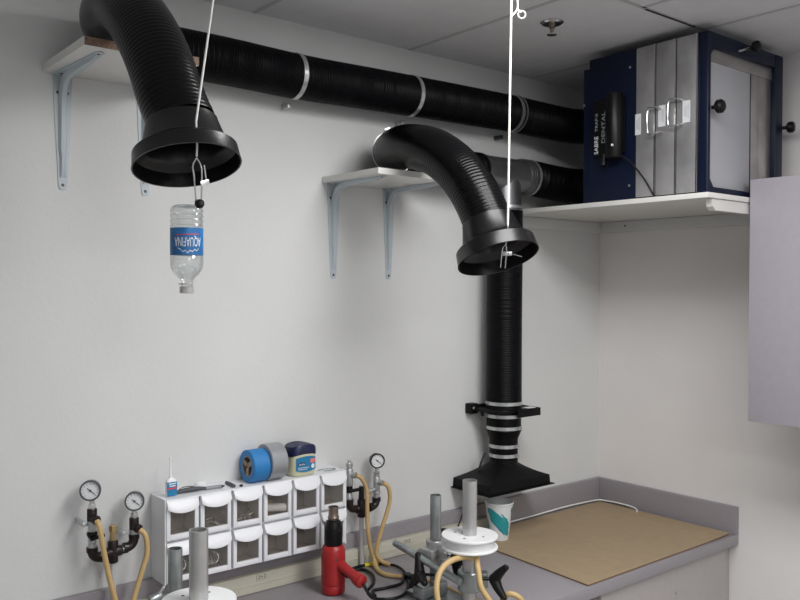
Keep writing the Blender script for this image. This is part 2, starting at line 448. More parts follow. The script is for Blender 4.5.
# main duct along the wall
t = thing('flexible_duct', (-1.2, -.09, 2.38), 'long black flexible duct running along the back wall under the ceiling', 'duct')
b = MB()
b.sweep([(-2.148, -.162, 2.446), (-2.12, -.115, 2.446), (-2.06, -.09, 2.446), (-1.8, -.088, 2.446), (-1.55, -.086, 2.442), (-1.3, -.088, 2.446), (-1.08, -.09, 2.449), (-.85, -.09, 2.452), (-.645, -.092, 2.453), (-.50, -.11, 2.445), (-.40, -.15, 2.432), (-.34, -.22, 2.425), (-.33, -.312, 2.42)],
        lambda L, T: flex(L, T), 40, True, .0019)
b.build('hose', M['blk_duct'], t)
for x, y, z in ((-1.573, -.086, 2.442), (-1.128, -.0895, 2.4485), (-.652, -.0925, 2.453)):
    tt = thing('duct_strap', (x, y, z), {-1.573: 'metal strap on the long duct, nearest of the three', -1.128: 'metal strap on the long duct above the second arm', -.652: 'metal strap on the long duct beside the blue air cleaner'}[x], 'strap', 'metal straps holding the long duct')
    MB().ring((x, y, z), (1, 0, .005), R + .0002, .0145, .0018).build('band', M['galv'], tt)
    if x == -.652: MB().ring((x + .02, y, z), (1, 0, .005), R + .0002, .004, .003).build('band', M['galv'], tt)
    MB().box((x + .006, -.040, z - R - .018), (x + .016, -.001, z - R - .004), .001).build('wall_tab', M['galv'] if x != -.652 else M['screw'], tt)

# lower run: tee, hose to box, hose to second arm
tz = 2.224; tx = -.687; ty = -.10
t = thing('duct_tee', (tx, ty, tz - .12), 'dark grey metal tee joining the vertical duct to the corner run', 'duct fitting')
b = MB()
b.lathe((-.835, ty, tz), (1, 0, 0), [(0, .060), (0, R - .002), (.012, R), (.05, R - .004), (.22, R - .004), (.235, R), (.262, R), (.262, .060)], 48)
b.build('run', M['tee_grey'], t)
MB().lathe((tx, ty, tz - .015), (0, 0, -1), [(0, .058), (.045, .058), (.085, .0605), (.115, .0605)], 48, False, True).build('branch', M['tee_grey'], t)
for x, wd in ((-.832, .012), (-.605, .006), (-.594, .006), (-.583, .006)):
    MB().ring((x, ty, tz), (1, 0, 0), R - .001, wd, .0025).build('rib', M['tee_grey'] if x > -.8 else M['blk'], t)
b = MB(); b.ring((tx, ty, tz - .118), (0, 0, 1), .0645, .010, .0018)
b.build('band', M['galv'], t)
b = MB().sweep([(-.577, ty, tz), (-.53, ty, tz), (-.48, -.11, tz - .006), (-.42, -.15, tz - .018), (-.38, -.215, tz - .028), (-.375, -.312, tz - .03)], lambda L, T: flex(L, T), 40, True, .0019)
tt = thing('flexible_duct', (-.5, ty, tz - .07), 'short black flexible duct from the tee to the blue air cleaner', 'duct')
b.build('hose', M['blk_duct'], tt)
MB().ring((-.565, ty, tz), (1, 0, 0), R + .0003, .011, .0016).build('band', M['galv'], tt)
# hose left to the second arm
tt = thing('flexible_duct', (-1.1, -.095, 2.16), 'black duct on the middle shelf between the second arm and the tee', 'duct')
MB().sweep([(-.846, ty, tz + .001), (-.95, -.10, tz + .004), (-1.05, -.096, tz + .009), (-1.14, -.090, tz + .0125), (-1.18, -.096, tz + .0145), (-1.222, -.116, tz + .0165), (-1.241, -.139, tz + .0175)], lambda L, T: flex(L, T), 40, True, .0019).build('hose', M['blk_duct'], tt)

# vertical duct
t = thing('vertical_duct', (tx, ty, 1.40), 'black vertical duct on the wall dropping from the tee to the slide gate', 'duct')
VR = .0655
MB().sweep([(tx, ty, tz - .131), (tx + .001, ty, 1.95), (tx - .001, ty, 1.7), (tx, ty, 1.384)], lambda L, T: VR - .0006 + .0006 * math.cos(2 * PI * L / .006), 48, True, .0016, start=(1, 0, 0)).build('hose', M['blk_duct'], t)
MB().ring((tx, ty, 1.397), (0, 0, 1), VR + .0004, .012, .0018).build('band', M['galv'], t)
# slide gate
t = thing('slide_gate', (tx, ty, 1.36), 'black slide damper plate across the vertical duct', 'damper')
MB().box((-.775, -.172, 1.366), (-.615, -.020, 1.378), .002).build('housing', M['blk_metal'], t)
b = MB().box((-.788, -.034, 1.354), (-.752, -.0015, 1.392), .004); b.box((-.77, -.032, 1.366), (-.70, -.012, 1.386), .002); b.build('end_flange', M['blk_metal'], t)
MB().lathe((-.776, -.034, 1.376), (0, -1, 0), [(0, .005), (.003, .005), (.004, .003)], 12).build('bolt', M['galv'], t)
MB().lathe((-.757, -.060, 1.366), (0, 0, -1), [(0, .007), (.016, .007), (.018, .004)], 14).build('knob', M['blk'], t)
b = MB().box((-.690, -.180, 1.370), (-.580, -.050, 1.374), .001)
b.box((-.584, -.180, 1.350), (-.579, -.050, 1.378), .001); b.box((-.700, -.182, 1.350), (-.579, -.178, 1.378), .001)
b.build('slide_plate', M['blk_metal'], t)
MB().box((-.640, -.176, 1.3785), (-.598, -.150, 1.380)).build('sticker', M['label_white'], t)
MB().cyl((tx, ty, 1.3835), (tx, ty, 1.3785), VR - .001, seg=40).build('collar', M['blk'], t)
# reducer below
t = thing('duct_reducer', (tx, ty, 1.21), 'black tapered reducer with four clamps between slide gate and wall hood', 'duct fitting')
MB().lathe((tx, ty, 1.3655), (0, 0, -1), [(0, .061), (.010, .063), (.050, .063), (.062, .064), (.068, .066), (.072, .063), (.097, .053), (.106, .0515), (.172, .0515)], 48).build('body', M['blk_duct'], t)
for z, rr in ((1.351, .0635), (1.308, .0635), (1.241, .052), (1.207, .052)):
    bd = MB().ring((tx, ty, z), (0, 0, 1), rr, .012, .0018).build('band', M['galv'], t)
    MB().box((tx + .004, ty - rr - .009, z - .005), (tx + .022, ty - rr - .001, z + .005), .0015).build('clamp_screw', M['galv'], bd)
# wall hood
t = thing('wall_hood', (tx, -.1, 1.09), 'black flared rectangular hood at the foot of the vertical duct', 'hood')
b = MB()
hx0, hx1, hy0, hy1 = -.848, -.532, -.189, -.004
def rect(x0, x1, y0, y1, z, n=10):
    out = []
    for k in range(4 * n):
        s, f = divmod(k, n); f /= n
        p = [(x0 + (x1 - x0) * f, y0), (x1, y0 + (y1 - y0) * f), (x1 - (x1 - x0) * f, y1), (x0, y1 - (y1 - y0) * f)][s]
        out.append(Vector((p[0], p[1], z)))
    return out
def circ(r, z, n=10):
    return [Vector((tx + r * math.cos(-3 * PI / 4 + 2 * PI * k / (4 * n)), ty + r * math.sin(-3 * PI / 4 + 2 * PI * k / (4 * n)), z)) for k in range(4 * n)]
rings = [rect(hx0 + .01, hx1 - .01, hy0 + .01, hy1 - .004, 1.097), rect(hx0 - .012, hx1 + .012, hy0 - .012, hy1, 1.093), rect(hx0 - .012, hx1 + .012, hy0 - .012, hy1, 1.096), rect(hx0, hx1, hy0, hy1, 1.097), rect(hx0 + .002, hx1 - .002, hy0 + .002, hy1, 1.127)]
A = rect(hx0 + .002, hx1 - .002, hy0 + .002, hy1, 1.127); B = circ(.052, 1.178)
for k in range(1, 9):
    s = k / 8; rings.append([a.lerp(c, s ** 1.0) + Vector((0, 0, -.004 * math.sin(PI * s))) for a, c in zip(A, B)])
rings.append(circ(.052, 1.192))
rv = [[b.bm.verts.new(p) for p in r] for r in rings]
for a, c in zip(rv, rv[1:]):
    for k in range(40): b.bm.faces.new((a[k], a[(k + 1) % 40], c[(k + 1) % 40], c[k]))
b.bm.faces.new(rv[-1])
b.build('shell', M['blk_metal'], t, sharp=25)
MB().sweep([(-.752, -.07, 1.215), (-.770, -.07, 1.185), (-.785, -.07, 1.155)], .004, 10).build('latch_wire', M['blk'], t)

# ================================================================ EXHAUST ARMS
def arm(name_label, pts, seam, ax, group, clampdir, hs=1.0, hr=1.0):
    ax = Vector(ax).normalized(); seam = Vector(seam)
    t = thing('exhaust_arm', Vector(pts[0]) - Vector((0, 0, .07)), name_label, 'extraction arm', group)
    def rf(L, T):
        s = L / T
        a = .0009 * min(1, max(0, (s - .42) / .35)) + .00008
        ph = (L / .0098) % 1
        return .0665 - a * (0.5 + 0.5 * math.cos(2 * PI * ph)) ** 0.7 + (.001 if s > .97 else 0)
    P = list(pts) + [tuple(seam + ax * .004)]
    MB().sweep(P, rf, 56, True, .0014).build('hose', M['blk_arm'], t)
    a0 = Vector(pts[0]); d0 = (Vector(pts[1]) - a0).normalized()
    cl = MB().ring(a0 + d0 * .006, d0, .0670, .009, .0022).build('clamp', M['galv'], t)
    MB().obox(a0 + d0 * .006 + Vector(clampdir) * .0735, d0, Vector(clampdir), d0.cross(Vector(clampdir)), .010, .010, .022, .002).build('clamp_screw', M['galv'], cl)
    h = MB()
    pr = [(0, .0672), (0, .0705), (.006, .0712), (.060, .0835), (.066, .088), (.072, .099), (.077, .1035), (.0775, .1045), (.113, .1075), (.115, .1085), (.115, .1055), (.079, .1015), (.072, .095), (.066, .084), (.058, .0795), (.006, .0672), (0, .0672)]
    h.lathe(seam, ax, [(q * hs, .067 + (r - .067) * hr) for q, r in pr], 72, False, False)
    hd = h.build('hood', M['blk_arm_end'], t)
    MB().lathe(seam + ax * .012, ax, [(0, .0665), (.0004, .0665)], 48).build('mouth', M['blk_in'], hd)
    return t
arm('nearest black exhaust arm, its hood open above the hanging water bottle',
    [(-2.150, -.165, 2.4465), (-2.178, -.225, 2.450), (-2.194, -.289, 2.452), (-2.203, -.383, 2.436), (-2.209, -.470, 2.390), (-2.209, -.538, 2.331), (-2.207, -.592, 2.266), (-2.204, -.634, 2.196)],
    (-2.195, -.666, 2.138), (-.01, -.30, -.955), 'black flexible exhaust arms', (0, 0, 1), .80, .92)
arm('second black exhaust arm, resting on the middle shelf in front of the vertical duct',
    [(-1.243, -.142, 2.242), (-1.268, -.195, 2.244), (-1.292, -.273, 2.240), (-1.308, -.37, 2.220), (-1.311, -.434, 2.196), (-1.312, -.499, 2.156), (-1.311, -.552, 2.108), (-1.313, -.596, 2.056)],
    (-1.311, -.634, 1.992), (-.04, -.40, -.915), 'black flexible exhaust arms', (-.35, 0, .93), .95, 1.03)

# ---------------------------------------------------------------- cords and clips
t = thing('hanging_cord', (-2.214, -.77, 1.97), 'thin white cord through the nearest hood with a wire clip at its end', 'cord')
MB().sweep([(-2.112, -.709, 2.631), (-2.165, -.741, 2.366), (-2.2105, -.762, 2.124)], .0021, 10).build('cord', M['cord_w'], t)
MB().sweep([(-2.2105, -.762, 2.124), (-2.206, -.757, 2.086), (-2.202, -.747, 2.062)], .0019, 10).build('cord_tail', M['cord_w'], t)
b = MB()
b.sweep([(-2.2025, -.7475, 2.060), (-2.2075, -.742, 2.045), (-2.205, -.742, 2.025), (-2.196, -.731, 1.980)], .0016, 8)
b.sweep([(-2.2025, -.7475, 2.060), (-2.193, -.7455, 2.047), (-2.190, -.744, 2.030), (-2.186, -.733, 1.980)], .0016, 8)
b.sweep([(-2.1835, -.741, 2.048), (-2.181, -.741, 2.030), (-2.179, -.743, 2.014)], .0014, 8)
c_ = b.build('wire_clip', M['chrome'], t)
MB().obox((-2.184, -.745, 2.014), (1, .3, .35), (0, 1, 0), (-.3, 0, 1), .022, .003, .010, .001).build('clip_plate', M['galv'], c_)
b = MB(); b.lathe((-2.191, -.735, 1.983), (.1, .1, -1), [(0, .003), (.003, .0085), (.010, .0095), (.016, .0060), (.018, .001)], 16)
b.build('rubber_tip', M['rubber'], c_)

t = thing('hanging_cord', (-1.335, -.735, 1.90), 'straight white cord from the ceiling through the second hood', 'cord')
MB().sweep([(-1.3295, -.733, 2.631), (-1.331, -.733, 2.5), (-1.341, -.735, 1.974)], .0029, 12).build('cord', M['cord_w'], t)
b = MB().sweep([(-1.341, -.735, 1.974), (-1.335, -.728, 1.945), (-1.333, -.720, 1.925)], .0018, 10); b.build('cord_tail', M['cord_w'], t)
b = MB()
b.sweep([(-1.333, -.720, 1.927), (-1.340, -.716, 1.915), (-1.337, -.706, 1.868)], .0015, 8)
b.sweep([(-1.333, -.720, 1.927), (-1.325, -.716, 1.915), (-1.319, -.706, 1.866)], .0015, 8)
b.sweep([(-1.322, -.718, 1.904), (-1.300, -.725, 1.901), (-1.283, -.731, 1.897)], .0016, 8)
c_ = b.build('wire_clip', M['chrome'], t)
MB().obox((-1.322, -.716, 1.904), (.78, -.62, 0), (0, 0, 1), (.62, .78, 0), .024, .011, .003, .001).build('clip_plate', M['galv'], c_)
b = MB(); b.sweep([(-1.332, -.734, 2.507), (-1.313, -.738, 2.530), (-1.312, -.737, 2.56), (-1.305, -.735, 2.631)], .0022, 8)
b.sweep([(-1.313, -.738, 2.530), (-1.304, -.742, 2.521)], .0022, 8)
b.build('side_cord', M['cord_w'], t)
b = MB(); pts = [(-1.303 + .0095 * math.cos(a) * .78, -.744 - .0095 * math.cos(a) * .62, 2.516 + .0095 * math.sin(a)) for a in [2 * PI * k / 16 for k in range(17)]]
b.sweep(pts, .0024, 8); b.build('ring', M['capw'], t)

# ---------------------------------------------------------------- water bottle (upside down)
bx, by = -2.199, -.697
t = thing('water_bottle', (bx, by, 1.803), 'clear plastic water bottle hanging upside down below the nearest hood', 'bottle')
pf = [(0, .010), (.001, .0105), (.024, .0118), (.029, .0150), (.036, .0225), (.044, .0285), (.052, .0312), (.060, .0317), (.070, .0317), (.072, .0308), (.126, .0308), (.128, .0318)]
for k in range(9):
    pf.append((.130 + k * .0034, .0318 - (.0022 if k % 3 == 1 else 0)))
pf += [(.160, .0316), (.165, .0295), (.169, .0255), (.170, .022), (.166, .014), (.164, .004)]
bt = MB().lathe((bx, by, 1.8035), (0, 0, 1), pf, 48).build('shell', M['clear'], t)
MB().lathe((bx, by, 1.8030), (0, 0, 1), [(0, .0122), (.001, .0136), (.013, .0136), (.0132, .0122)], 32).build('cap', M['capw'], t)
MB().lathe((bx, by, 1.8200), (0, 0, 1), [(0, .0128), (0, .0158), (.002, .0158), (.002, .0128)], 32).build('neck_ring', M['capw'], t)
LZ = 1.9025
lb = MB().lathe((bx, by, LZ - .0255), (0, 0, 1), [(0, .0312), (0, .0316), (.052, .0316), (.052, .0312)], 64, False, False).build('label', M['aqua'], t)
vd = Vector((-.6318, -.775, 0)).normalized(); base_ang = math.atan2(vd.y, vd.x)
def wrap(x, y, z, r=.0319, cz=LZ, turn=0.33):
    a = base_ang + turn + (-x) / r      # upside down: text x runs the other way
    return Vector((bx + (r + z) * math.cos(a), by + (r + z) * math.sin(a), cz - y))
text('lettering', 'AQUAFINA', .0250, lambda x, y, z: wrap(x, y, z), M['label_white'], lb, .43)
b = MB()
def wl(P0, P1, wd=.0012, r=.0319):
    (x0, y0), (x1, y1) = P0, P1
    n = 6; vs = []
    for k in range(n + 1):
        x = x0 + (x1 - x0) * k / n; y = y0 + (y1 - y0) * k / n
        vs.append((wrap(x, y - wd / 2, .0003), wrap(x, y + wd / 2, .0003)))
    bv = [[b.bm.verts.new(p) for p in q] for q in vs]
    for p, q in zip(bv, bv[1:]): b.bm.faces.new((p[0], p[1], q[1], q[0]))
mt = [(q * .9, w_ + .007) for q, w_ in [(-.024, .006), (-.019, .011), (-.014, .008), (-.009, .013), (-.004, .010), (.001, .015), (.006, .010), (.011, .013), (.016, .008), (.022, .006)]]
for p, q in zip(mt, mt[1:]): wl(p, q, .0016)
b.build('mountain_line', M['label_white'], lb)
b = MB(); wl((-.022, -.0145), (.024, -.0120), .0016); b.build('red_line', M['label_red'], lb)

# ================================================================ SPRINKLER
t = thing('sprinkler_head', (-.915, -.512, 2.60), 'small chrome sprinkler head on the ceiling', 'sprinkler')
MB().lathe((-.915, -.512, 2.6318), (0, 0, -1), [(0, .036), (.003, .036), (.007, .030), (.007, .012)], 36).build('rosette', M['chrome'], t)
MB().lathe((-.915, -.512, 2.6250), (0, 0, -1), [(0, .010), (.012, .010), (.014, .006), (.030, .005)], 20).build('body', M['nozzle'], t)
MB().lathe((-.915, -.512, 2.5960), (0, 0, -1), [(0, .003), (.001, .015), (.003, .016), (.004, .015)], 24).build('deflector', M['chrome'], t)

# ================================================================ AIR CLEANER
bX, bY, bZ = -.565, -.83, 2.109
XR, YB, ZT = -.095, -.352, 2.603
t = thing('air_cleaner', (-.33, -.59, bZ), 'navy blue air cleaner box with aluminium side panels on the corner shelf', 'air cleaner')
b = MB().box((bX + .004, bY + .03, bZ), (XR - .004, YB - .028, ZT), .003)
b.build('body', M['blue_box'], t)
MB().box((bX + .006, YB - .0275, bZ), (XR - .01, YB, ZT - .028), .003).build('rear_plenum', M['blue_box'], t)
MB().box((bX, -.573, bZ + .002), (bX + .0035, YB - .03, ZT - .001), .0015).build('side_skin', M['blue_box'], t)
for yy, zz in ((-.548, 2.545), (-.548, 2.155), (-.36, 2.45)):
    MB().lathe((bX, yy, zz), (-1, 0, 0), [(0, .0042), (.002, .0035)], 12).build('rivet', M['galv'], t)
ys = [-.573, -.6475, -.7225, -.7965]
for k in range(3):
    a, c = ys[k + 1] + .0018, ys[k] - .0018
    pn = MB().box((bX - .003, a, bZ + .004), (bX + .003, c, ZT - .003), .0015).build('side_panel', M['alu_panel'], t)
    pn['label'] = ['aluminium panel nearest the black power unit', 'middle aluminium panel', 'aluminium panel at the front corner'][k]
    MB().box((bX - .0038, a, bZ + .004), (bX - .0028, a + .0035, ZT - .003)).build('bright_edge', M['chrome'], pn)
    zc = [2.351, 2.365, 2.365][k]; yc = [-.583, -.672, -.759][k]; hw = [.0105, .013, .013][k]
    l_ = MB().box((bX - .0042, yc - hw, zc - .034), (bX - .003, yc + hw, zc + .034)).build('label_plate', M['label_white'], pn)
    b = MB()
    for q in range(4): b.box((bX - .0046, yc - hw * .6 + q * hw * .36, zc - .022 + q * .003), (bX - .0041, yc - hw * .6 + q * hw * .36 + .0009, zc + .024 - q * .004))
    b.build('print', M['print_grey'], l_)
    if k < 2:
        ye = a - .002
        h = MB().sweep([(bX - .003, ye - .022, zc - .036), (bX - .022, ye - .021, zc - .040), (bX - .026, ye - .004, zc - .042), (bX - .022, ye + .014, zc - .040), (bX - .024, ye + .017, zc), (bX - .022, ye + .014, zc + .040), (bX - .026, ye - .004, zc + .042), (bX - .022, ye - .021, zc + .040), (bX - .003, ye - .022, zc + .036)], .0028, 10, True, .004)
        h.build('handle', M['chrome'], pn)
# front frame of tube posts
def post(x0, x1, nm='frame_post'):
    return MB().box((x0, bY, bZ), (x1, bY + .031, ZT), .006, 3).build(nm, M['blue_box'], t)
post(bX, bX + .018); post(XR - .052, XR)
MB().box((bX + .018, bY + .002, ZT - .046), (XR - .052, bY + .030, ZT), .004).build('frame_rail', M['blue_box'], t)
MB().box((bX + .018, bY + .002, bZ), (XR - .052, bY + .030, bZ + .020), .004).build('frame_rail', M['blue_box'], t)
for zz, s in ((bZ + .020, 1), (ZT - .046, -1)):
    MB().prism([(bX + .018, bY + .004, zz), (bX + .042, bY + .004, zz), (bX + .018, bY + .004, zz + s * .028)], (0, .008, 0)).build('gusset', M['blue_box'], t)
MB().box((bX + .019, bY + .014, bZ + .021), (-.290, bY + .022, 2.516), .001).build('filter_panel', M['filter'], t)
MB().box((-.2895, bY + .013, bZ + .021), (-.2845, bY + .024, 2.516)).build('filter_seal', M['gap'], t)
MB().box((bX + .019, bY + .013, 2.5165), (XR - .053, bY + .026, 2.5565), .001).build('trim_plate', M['alu'], t)
MB().box((-.284, bY + .012, bZ + .021), (-.232, bY + .020, 2.516), .004).build('trim_plate', M['alu'], t)
MB().box((-.2318, bY + .016, bZ + .021), (XR - .053, bY + .024, 2.516), .001).build('trim_plate', M['alu'], t)
def knob(c, d, r=.021):
    d = Vector(d).normalized(); c = Vector(c)
    k = MB(); k.lathe(c, d, [(0, .006), (.014, .006), (.014, r * .7), (.020, r), (.032, r), (.038, r * .75), (.040, r * .3)], 24)
    return k.build('knob', M['blk'], t)
knob((bX + .023, bY + .000, 2.369), (0, -1, 0)); knob((-.088, bY + .004, 2.363), (.25, -1, 0), .019)
knob((-.330, bY + .0, 2.588), (.2, -1, .12), .017)
MB().cyl((-.40, bY - .004, 2.565), (-.34, bY - .008, 2.585), .004, seg=10).build('clamp_rod', M['chrome'], t)
# power unit on the side
pu = MB().box((bX - .030, -.535, 2.262), (bX - .0005, -.420, 2.452), .010, 3).build('power_unit', M['blk'], t)
MB().cyl((bX - .032, -.510, 2.245), (bX - .032, -.510, 2.462), .028, seg=32, bev=.006).build('round_cover', M['blk'], pu)
MB().lathe((bX - .058, -.522, 2.286), (-1, -.2, 0), [(0, .0045), (.002, .004)], 12).build('button', M['label_white'], pu)
MB().cyl((bX - .020, -.462, 2.262), (bX - .030, -.466, 2.226), .012, .009, seg=16).build('plug', M['rubber'], pu)
def side_text(yc, zc, r=0): return lambda x, y, z: Vector((bX - .0306 - z, yc + y, zc + x))   # letters stacked up the box side
text('lettering', 'SABRE', .022, side_text(-.437, 2.298), M['label_white'], pu, 1.0)
text('lettering', 'TRAP-II', .016, side_text(-.437, 2.375), M['print_grey'], pu, 1.2)
text('lettering', 'DENTAL', .021, side_text(-.466, 2.355), M['print_grey'], pu, 1.35)
MB().sweep([(bX - .030, -.520, 2.262), (bX - .022, -.56, 2.235), (bX - .012, -.61, 2.175), (bX - .008, -.645, 2.118), (bX - .010, -.652, 2.1105)], .0028, 10).build('power_cable', M['rubber'], t)

# ================================================================ BIN ORGANISER
ox0, ox1, oz0, oz1, oy = -1.983, -1.387, 1.0125, 1.243, -.098
t = thing('bin_organiser', ((ox0 + ox1) / 2, -.05, oz0), 'white wall organiser with twelve small tilting bins above the backsplash', 'organiser')
b = MB()
b.box((ox0 + .004, oy + .012, oz0), (ox1 - .004, -.004, oz0 + .004)); b.box((ox0 + .004, oy + .002, oz1 - .004), (ox1 - .004, -.004, oz1))
b.box((ox0, oy + .004, oz0), (ox0 + .004, -.001, oz1)); b.box((ox1 - .004, oy + .004, oz0), (ox1, -.001, oz1))
b.box((ox0 + .004, -.004, oz0), (ox1 - .004, -.001, oz1))
zm = (oz0 + oz1) / 2
b.box((ox0 + .004, oy + .012, zm - .003), (ox1 - .004, -.004, zm + .003))
cw = (ox1 - ox0) / 6
for k in range(1, 6): b.box((ox0 + cw * k - .002, oy + .010, oz0 + .004), (ox0 + cw * k + .002, -.004, oz1 - .004))
b.build('housing', M['bin'], t)
for row in range(2):
    for k in range(6):
        x0 = ox0 + cw * k + .0035; x1 = ox0 + cw * (k + 1) - .0035
        z0 = (oz0 if row == 1 else zm) + .005; z1 = (zm if row == 1 else oz1) - .003
        yf = oy
        b = MB()
        fw = .011; wb = .014; wt = z1 - .043
        b.box((x0, yf, z0), (x0 + fw, yf + .010, z1), .001); b.box((x1 - fw, yf, z0), (x1, yf + .010, z1), .001)
        b.box((x0 + fw, yf, z0), (x1 - fw, yf + .010, z0 + wb), .001); b.box((x0 + fw, yf, z1 - .024), (x1 - fw, yf + .010, z1), .001)
        b.box((x0 + .003, yf + .010, z0), (x0 + .005, -.012, z1 - .01)); b.box((x1 - .005, yf + .010, z0), (x1 - .003, -.012, z1 - .01))
        dr = b.build('bin', M['bin'], t)
        MB().box((x0 + .0055, yf + .0105, z0 + .001), (x1 - .0055, -.014, z0 + .004)).build('bin_floor', M['bin_in'], dr)
        MB().box((x0 + .0055, -.020, z0 + .0045), (x1 - .0055, -.017, z1 - .004)).build('bin_back', M['bin_in'], dr)
        MB().box((x0 + fw + .0003, yf + .004, z0 + wb + .0003), (x1 - fw - .0003, yf + .0055, z1 - .0243)).build('window', M['bin_win'], dr)
        # scooped lip handle
        b = MB(); N = 14; Kk = 8; grid = []
        for i in range(N + 1):
            u = i / N; s = 1 - (2 * u - 1) ** 2
            col = []
            for j in range(Kk + 1):
                v = j / Kk
                zz = z1 - .002 - v * (.020 + .012 * s ** .8)
                yy = yf - .0005 - (.006 + .010 * s ** .6) * math.sin(v * PI / 2) ** 1.2
                col.append(b.bm.verts.new((x0 + .001 + (x1 - x0 - .002) * u, yy, zz)))
            for j in range(Kk, -1, -1):
                v = j / Kk
                zz = z1 - .002 - v * (.0185 + .011 * s ** .8)
                yy = min(yf + .0005, yf + .002 - (.006 + .010 * s ** .6) * math.sin(v * PI / 2) ** 1.2 + .0)
                col.append(b.bm.verts.new((x0 + .001 + (x1 - x0 - .002) * u, yy, zz)))
            grid.append(col)
        m_ = len(grid[0])
        for p, q in zip(grid, grid[1:]):
            for j in range(m_): b.bm.faces.new((p[j], p[(j + 1) % m_], q[(j + 1) % m_], q[j]))
        b.bm.faces.new(grid[0]); b.bm.faces.new(list(reversed(grid[-1])))
        b.build('lip', M['bin'], dr, sharp=50)

# bin contents
def cell(k, row):
    return ox0 + cw * k + .006, ox0 + cw * (k + 1) - .006, (oz0 if row == 1 else zm) + .0095
b = MB()
for k, row, n_ in ((1, 0, 26), (2, 0, 20), (5, 1, 14)):
    x0, x1, zf = cell(k, row)
    for i in range(n_):
        x = random.uniform(x0 + .008, x1 - .018); y = random.uniform(oy + .020, oy + .045); z = zf + random.uniform(.006, .026)
        d = Vector((random.uniform(-1, 1), random.uniform(-1, 1), random.uniform(-.3, .3))).normalized() * .008
        p = Vector((x + .005, y, z)); b.cyl(p - d, p + d, .0022, seg=7); b.cyl(p + d, p + d * 1.25, .0045, seg=7)
o = b.build('loose_screws', M['hardware']); tag(o, 'small loose screws and fittings inside the organiser bins', 'screws'); o['kind'] = 'stuff'
x0, x1, zf = cell(3, 0)
o = MB().pipe((x0 + .012, oy + .026, zf + .030), (x1 - .010, oy + .018, zf + .022), .0120, .004, 24).build('paper_roll', M['label_white']); tag(o, 'short white roll inside the fourth bin of the upper row', 'roll')
o = MB().box((x0 + .006, oy + .032, zf + .001), (x0 + .045, oy + .060, zf + .048), .006).build('brown_block', M['brass']); tag(o, 'tan brown block behind the white roll in its bin', 'block')
for k, lab in ((0, 'coil of grey wire in the lower left corner bin'), (1, 'coil of grey wire in the second bin of the lower row')):
    x0, x1, zf = cell(k, 1)
    b = MB(); P = [((x0 + x1) / 2 + (.028 - .0006 * q) * math.cos(q * .5), oy + .030 + .010 * math.sin(q * .5), zf + .030 + (.016) * math.sin(q * .5) + .00012 * q) for q in range(60)]
    tag(b.sweep(P, .0022, 8, True, .004).build('wire_coil', M['steel']), lab, 'wire')

# ---------------------------------------------------------------- things on the organiser
TZ = oz1 + .0006
def tape(xa, xb, y, rz, r, wcol, label, core_r=.030):
    t = thing('tape_roll', ((xa + xb) / 2, y, TZ), label, 'tape roll')
    z = TZ + r
    MB().lathe((xa, y, z), (1, 0, 0), [(0, core_r), (0, r - .0015), (.0015, r), (xb - xa - .0015, r), (xb - xa, r - .0015), (xb - xa, core_r), (0, core_r)], 56, False, False).build('tape', wcol, t)
    cr = MB().lathe((xa + .0005, y, z), (1, 0, 0), [(0, core_r - .003), (0, core_r - .0001), (xb - xa - .001, core_r - .0001), (xb - xa - .001, core_r - .003), (0, core_r - .003)], 48, False, False).build('core', M['core'], t)
    return t, z
tp, z_ = tape(-1.713, -1.660, -.052, 0, .0475, M['tape_blue'], 'roll of blue painters tape standing on the organiser')
b = MB()
b.lathe((-1.7125, -.052, z_), (1, 0, 0), [(0, .0315), (0, .041), (.002, .041), (.002, .0315), (0, .0315)], 48, False, False)
for a in (.5, 2.6, 4.7):
    d = Vector((0, math.cos(a), math.sin(a))); b.obox(Vector((-1.7105, -.052, z_)) + d * .016, (1, 0, 0), d, Vector((1, 0, 0)).cross(d), .003, .032, .013)
b.build('hub_disc', M['core'], tp)
tape(-1.659, -1.606, -.056, 0, .0535, M['tape_grey'], 'roll of silver duct tape between the blue tape and the jar', .038)
# jar
t = thing('jelly_jar', (-1.530, -.050, TZ), 'petroleum jelly jar with navy lid standing on the organiser', 'jar')
def squircle(cx, cy, hx, hy, z, n=40, e=3.2):
    out = []
    for k in range(n):
        a = 2 * PI * k / n; c, s = math.cos(a), math.sin(a)
        out.append((cx + hx * math.copysign(abs(c) ** (2 / e), c), cy + hy * math.copysign(abs(s) ** (2 / e), s), z))
    return out
def loft(rings, cap=True):
    b = MB(); rv = [[b.bm.verts.new(p) for p in r] for r in rings]; n = len(rv[0])
    for a, c in zip(rv, rv[1:]):
        for k in range(n): b.bm.faces.new((a[k], a[(k + 1) % n], c[(k + 1) % n], c[k]))
    if cap: b.bm.faces.new(list(reversed(rv[0]))); b.bm.faces.new(rv[-1])
    return b
JX, JY = -1.530, -.050
def lidz(x, z, s=1): return z + .009 * (1 - ((x - JX) / .046) ** 2) * s
rg = [squircle(JX, JY, .040, .030, TZ + .0005), squircle(JX, JY, .043, .033, TZ + .004), squircle(JX, JY, .0455, .036, TZ + .030), squircle(JX, JY, .0450, .036, TZ + .052), [(x, y, lidz(x, z, 1)) for x, y, z in squircle(JX, JY, .044, .0355, TZ + .058)]]
loft(rg).build('body', M['jelly'], t)
rg = [[(x, y, lidz(x, z, 1)) for x, y, z in squircle(JX, JY, hx, hy, z)] for hx, hy, z in ((.0450, .0362, TZ + .0585), (.0462, .0372, TZ + .060), (.0455, .037, TZ + .080), (.042, .034, TZ + .086), (.030, .024, TZ + .087))]
loft(rg).build('lid', M['navy'], t)
def jface(x, y, z):  # front face mapping
    return Vector((JX + x, JY - .0362 * (1 - min(.99, abs(x / .0455)) ** 3.2) ** (1 / 3.2) - .0008 - z, TZ + .036 + y))
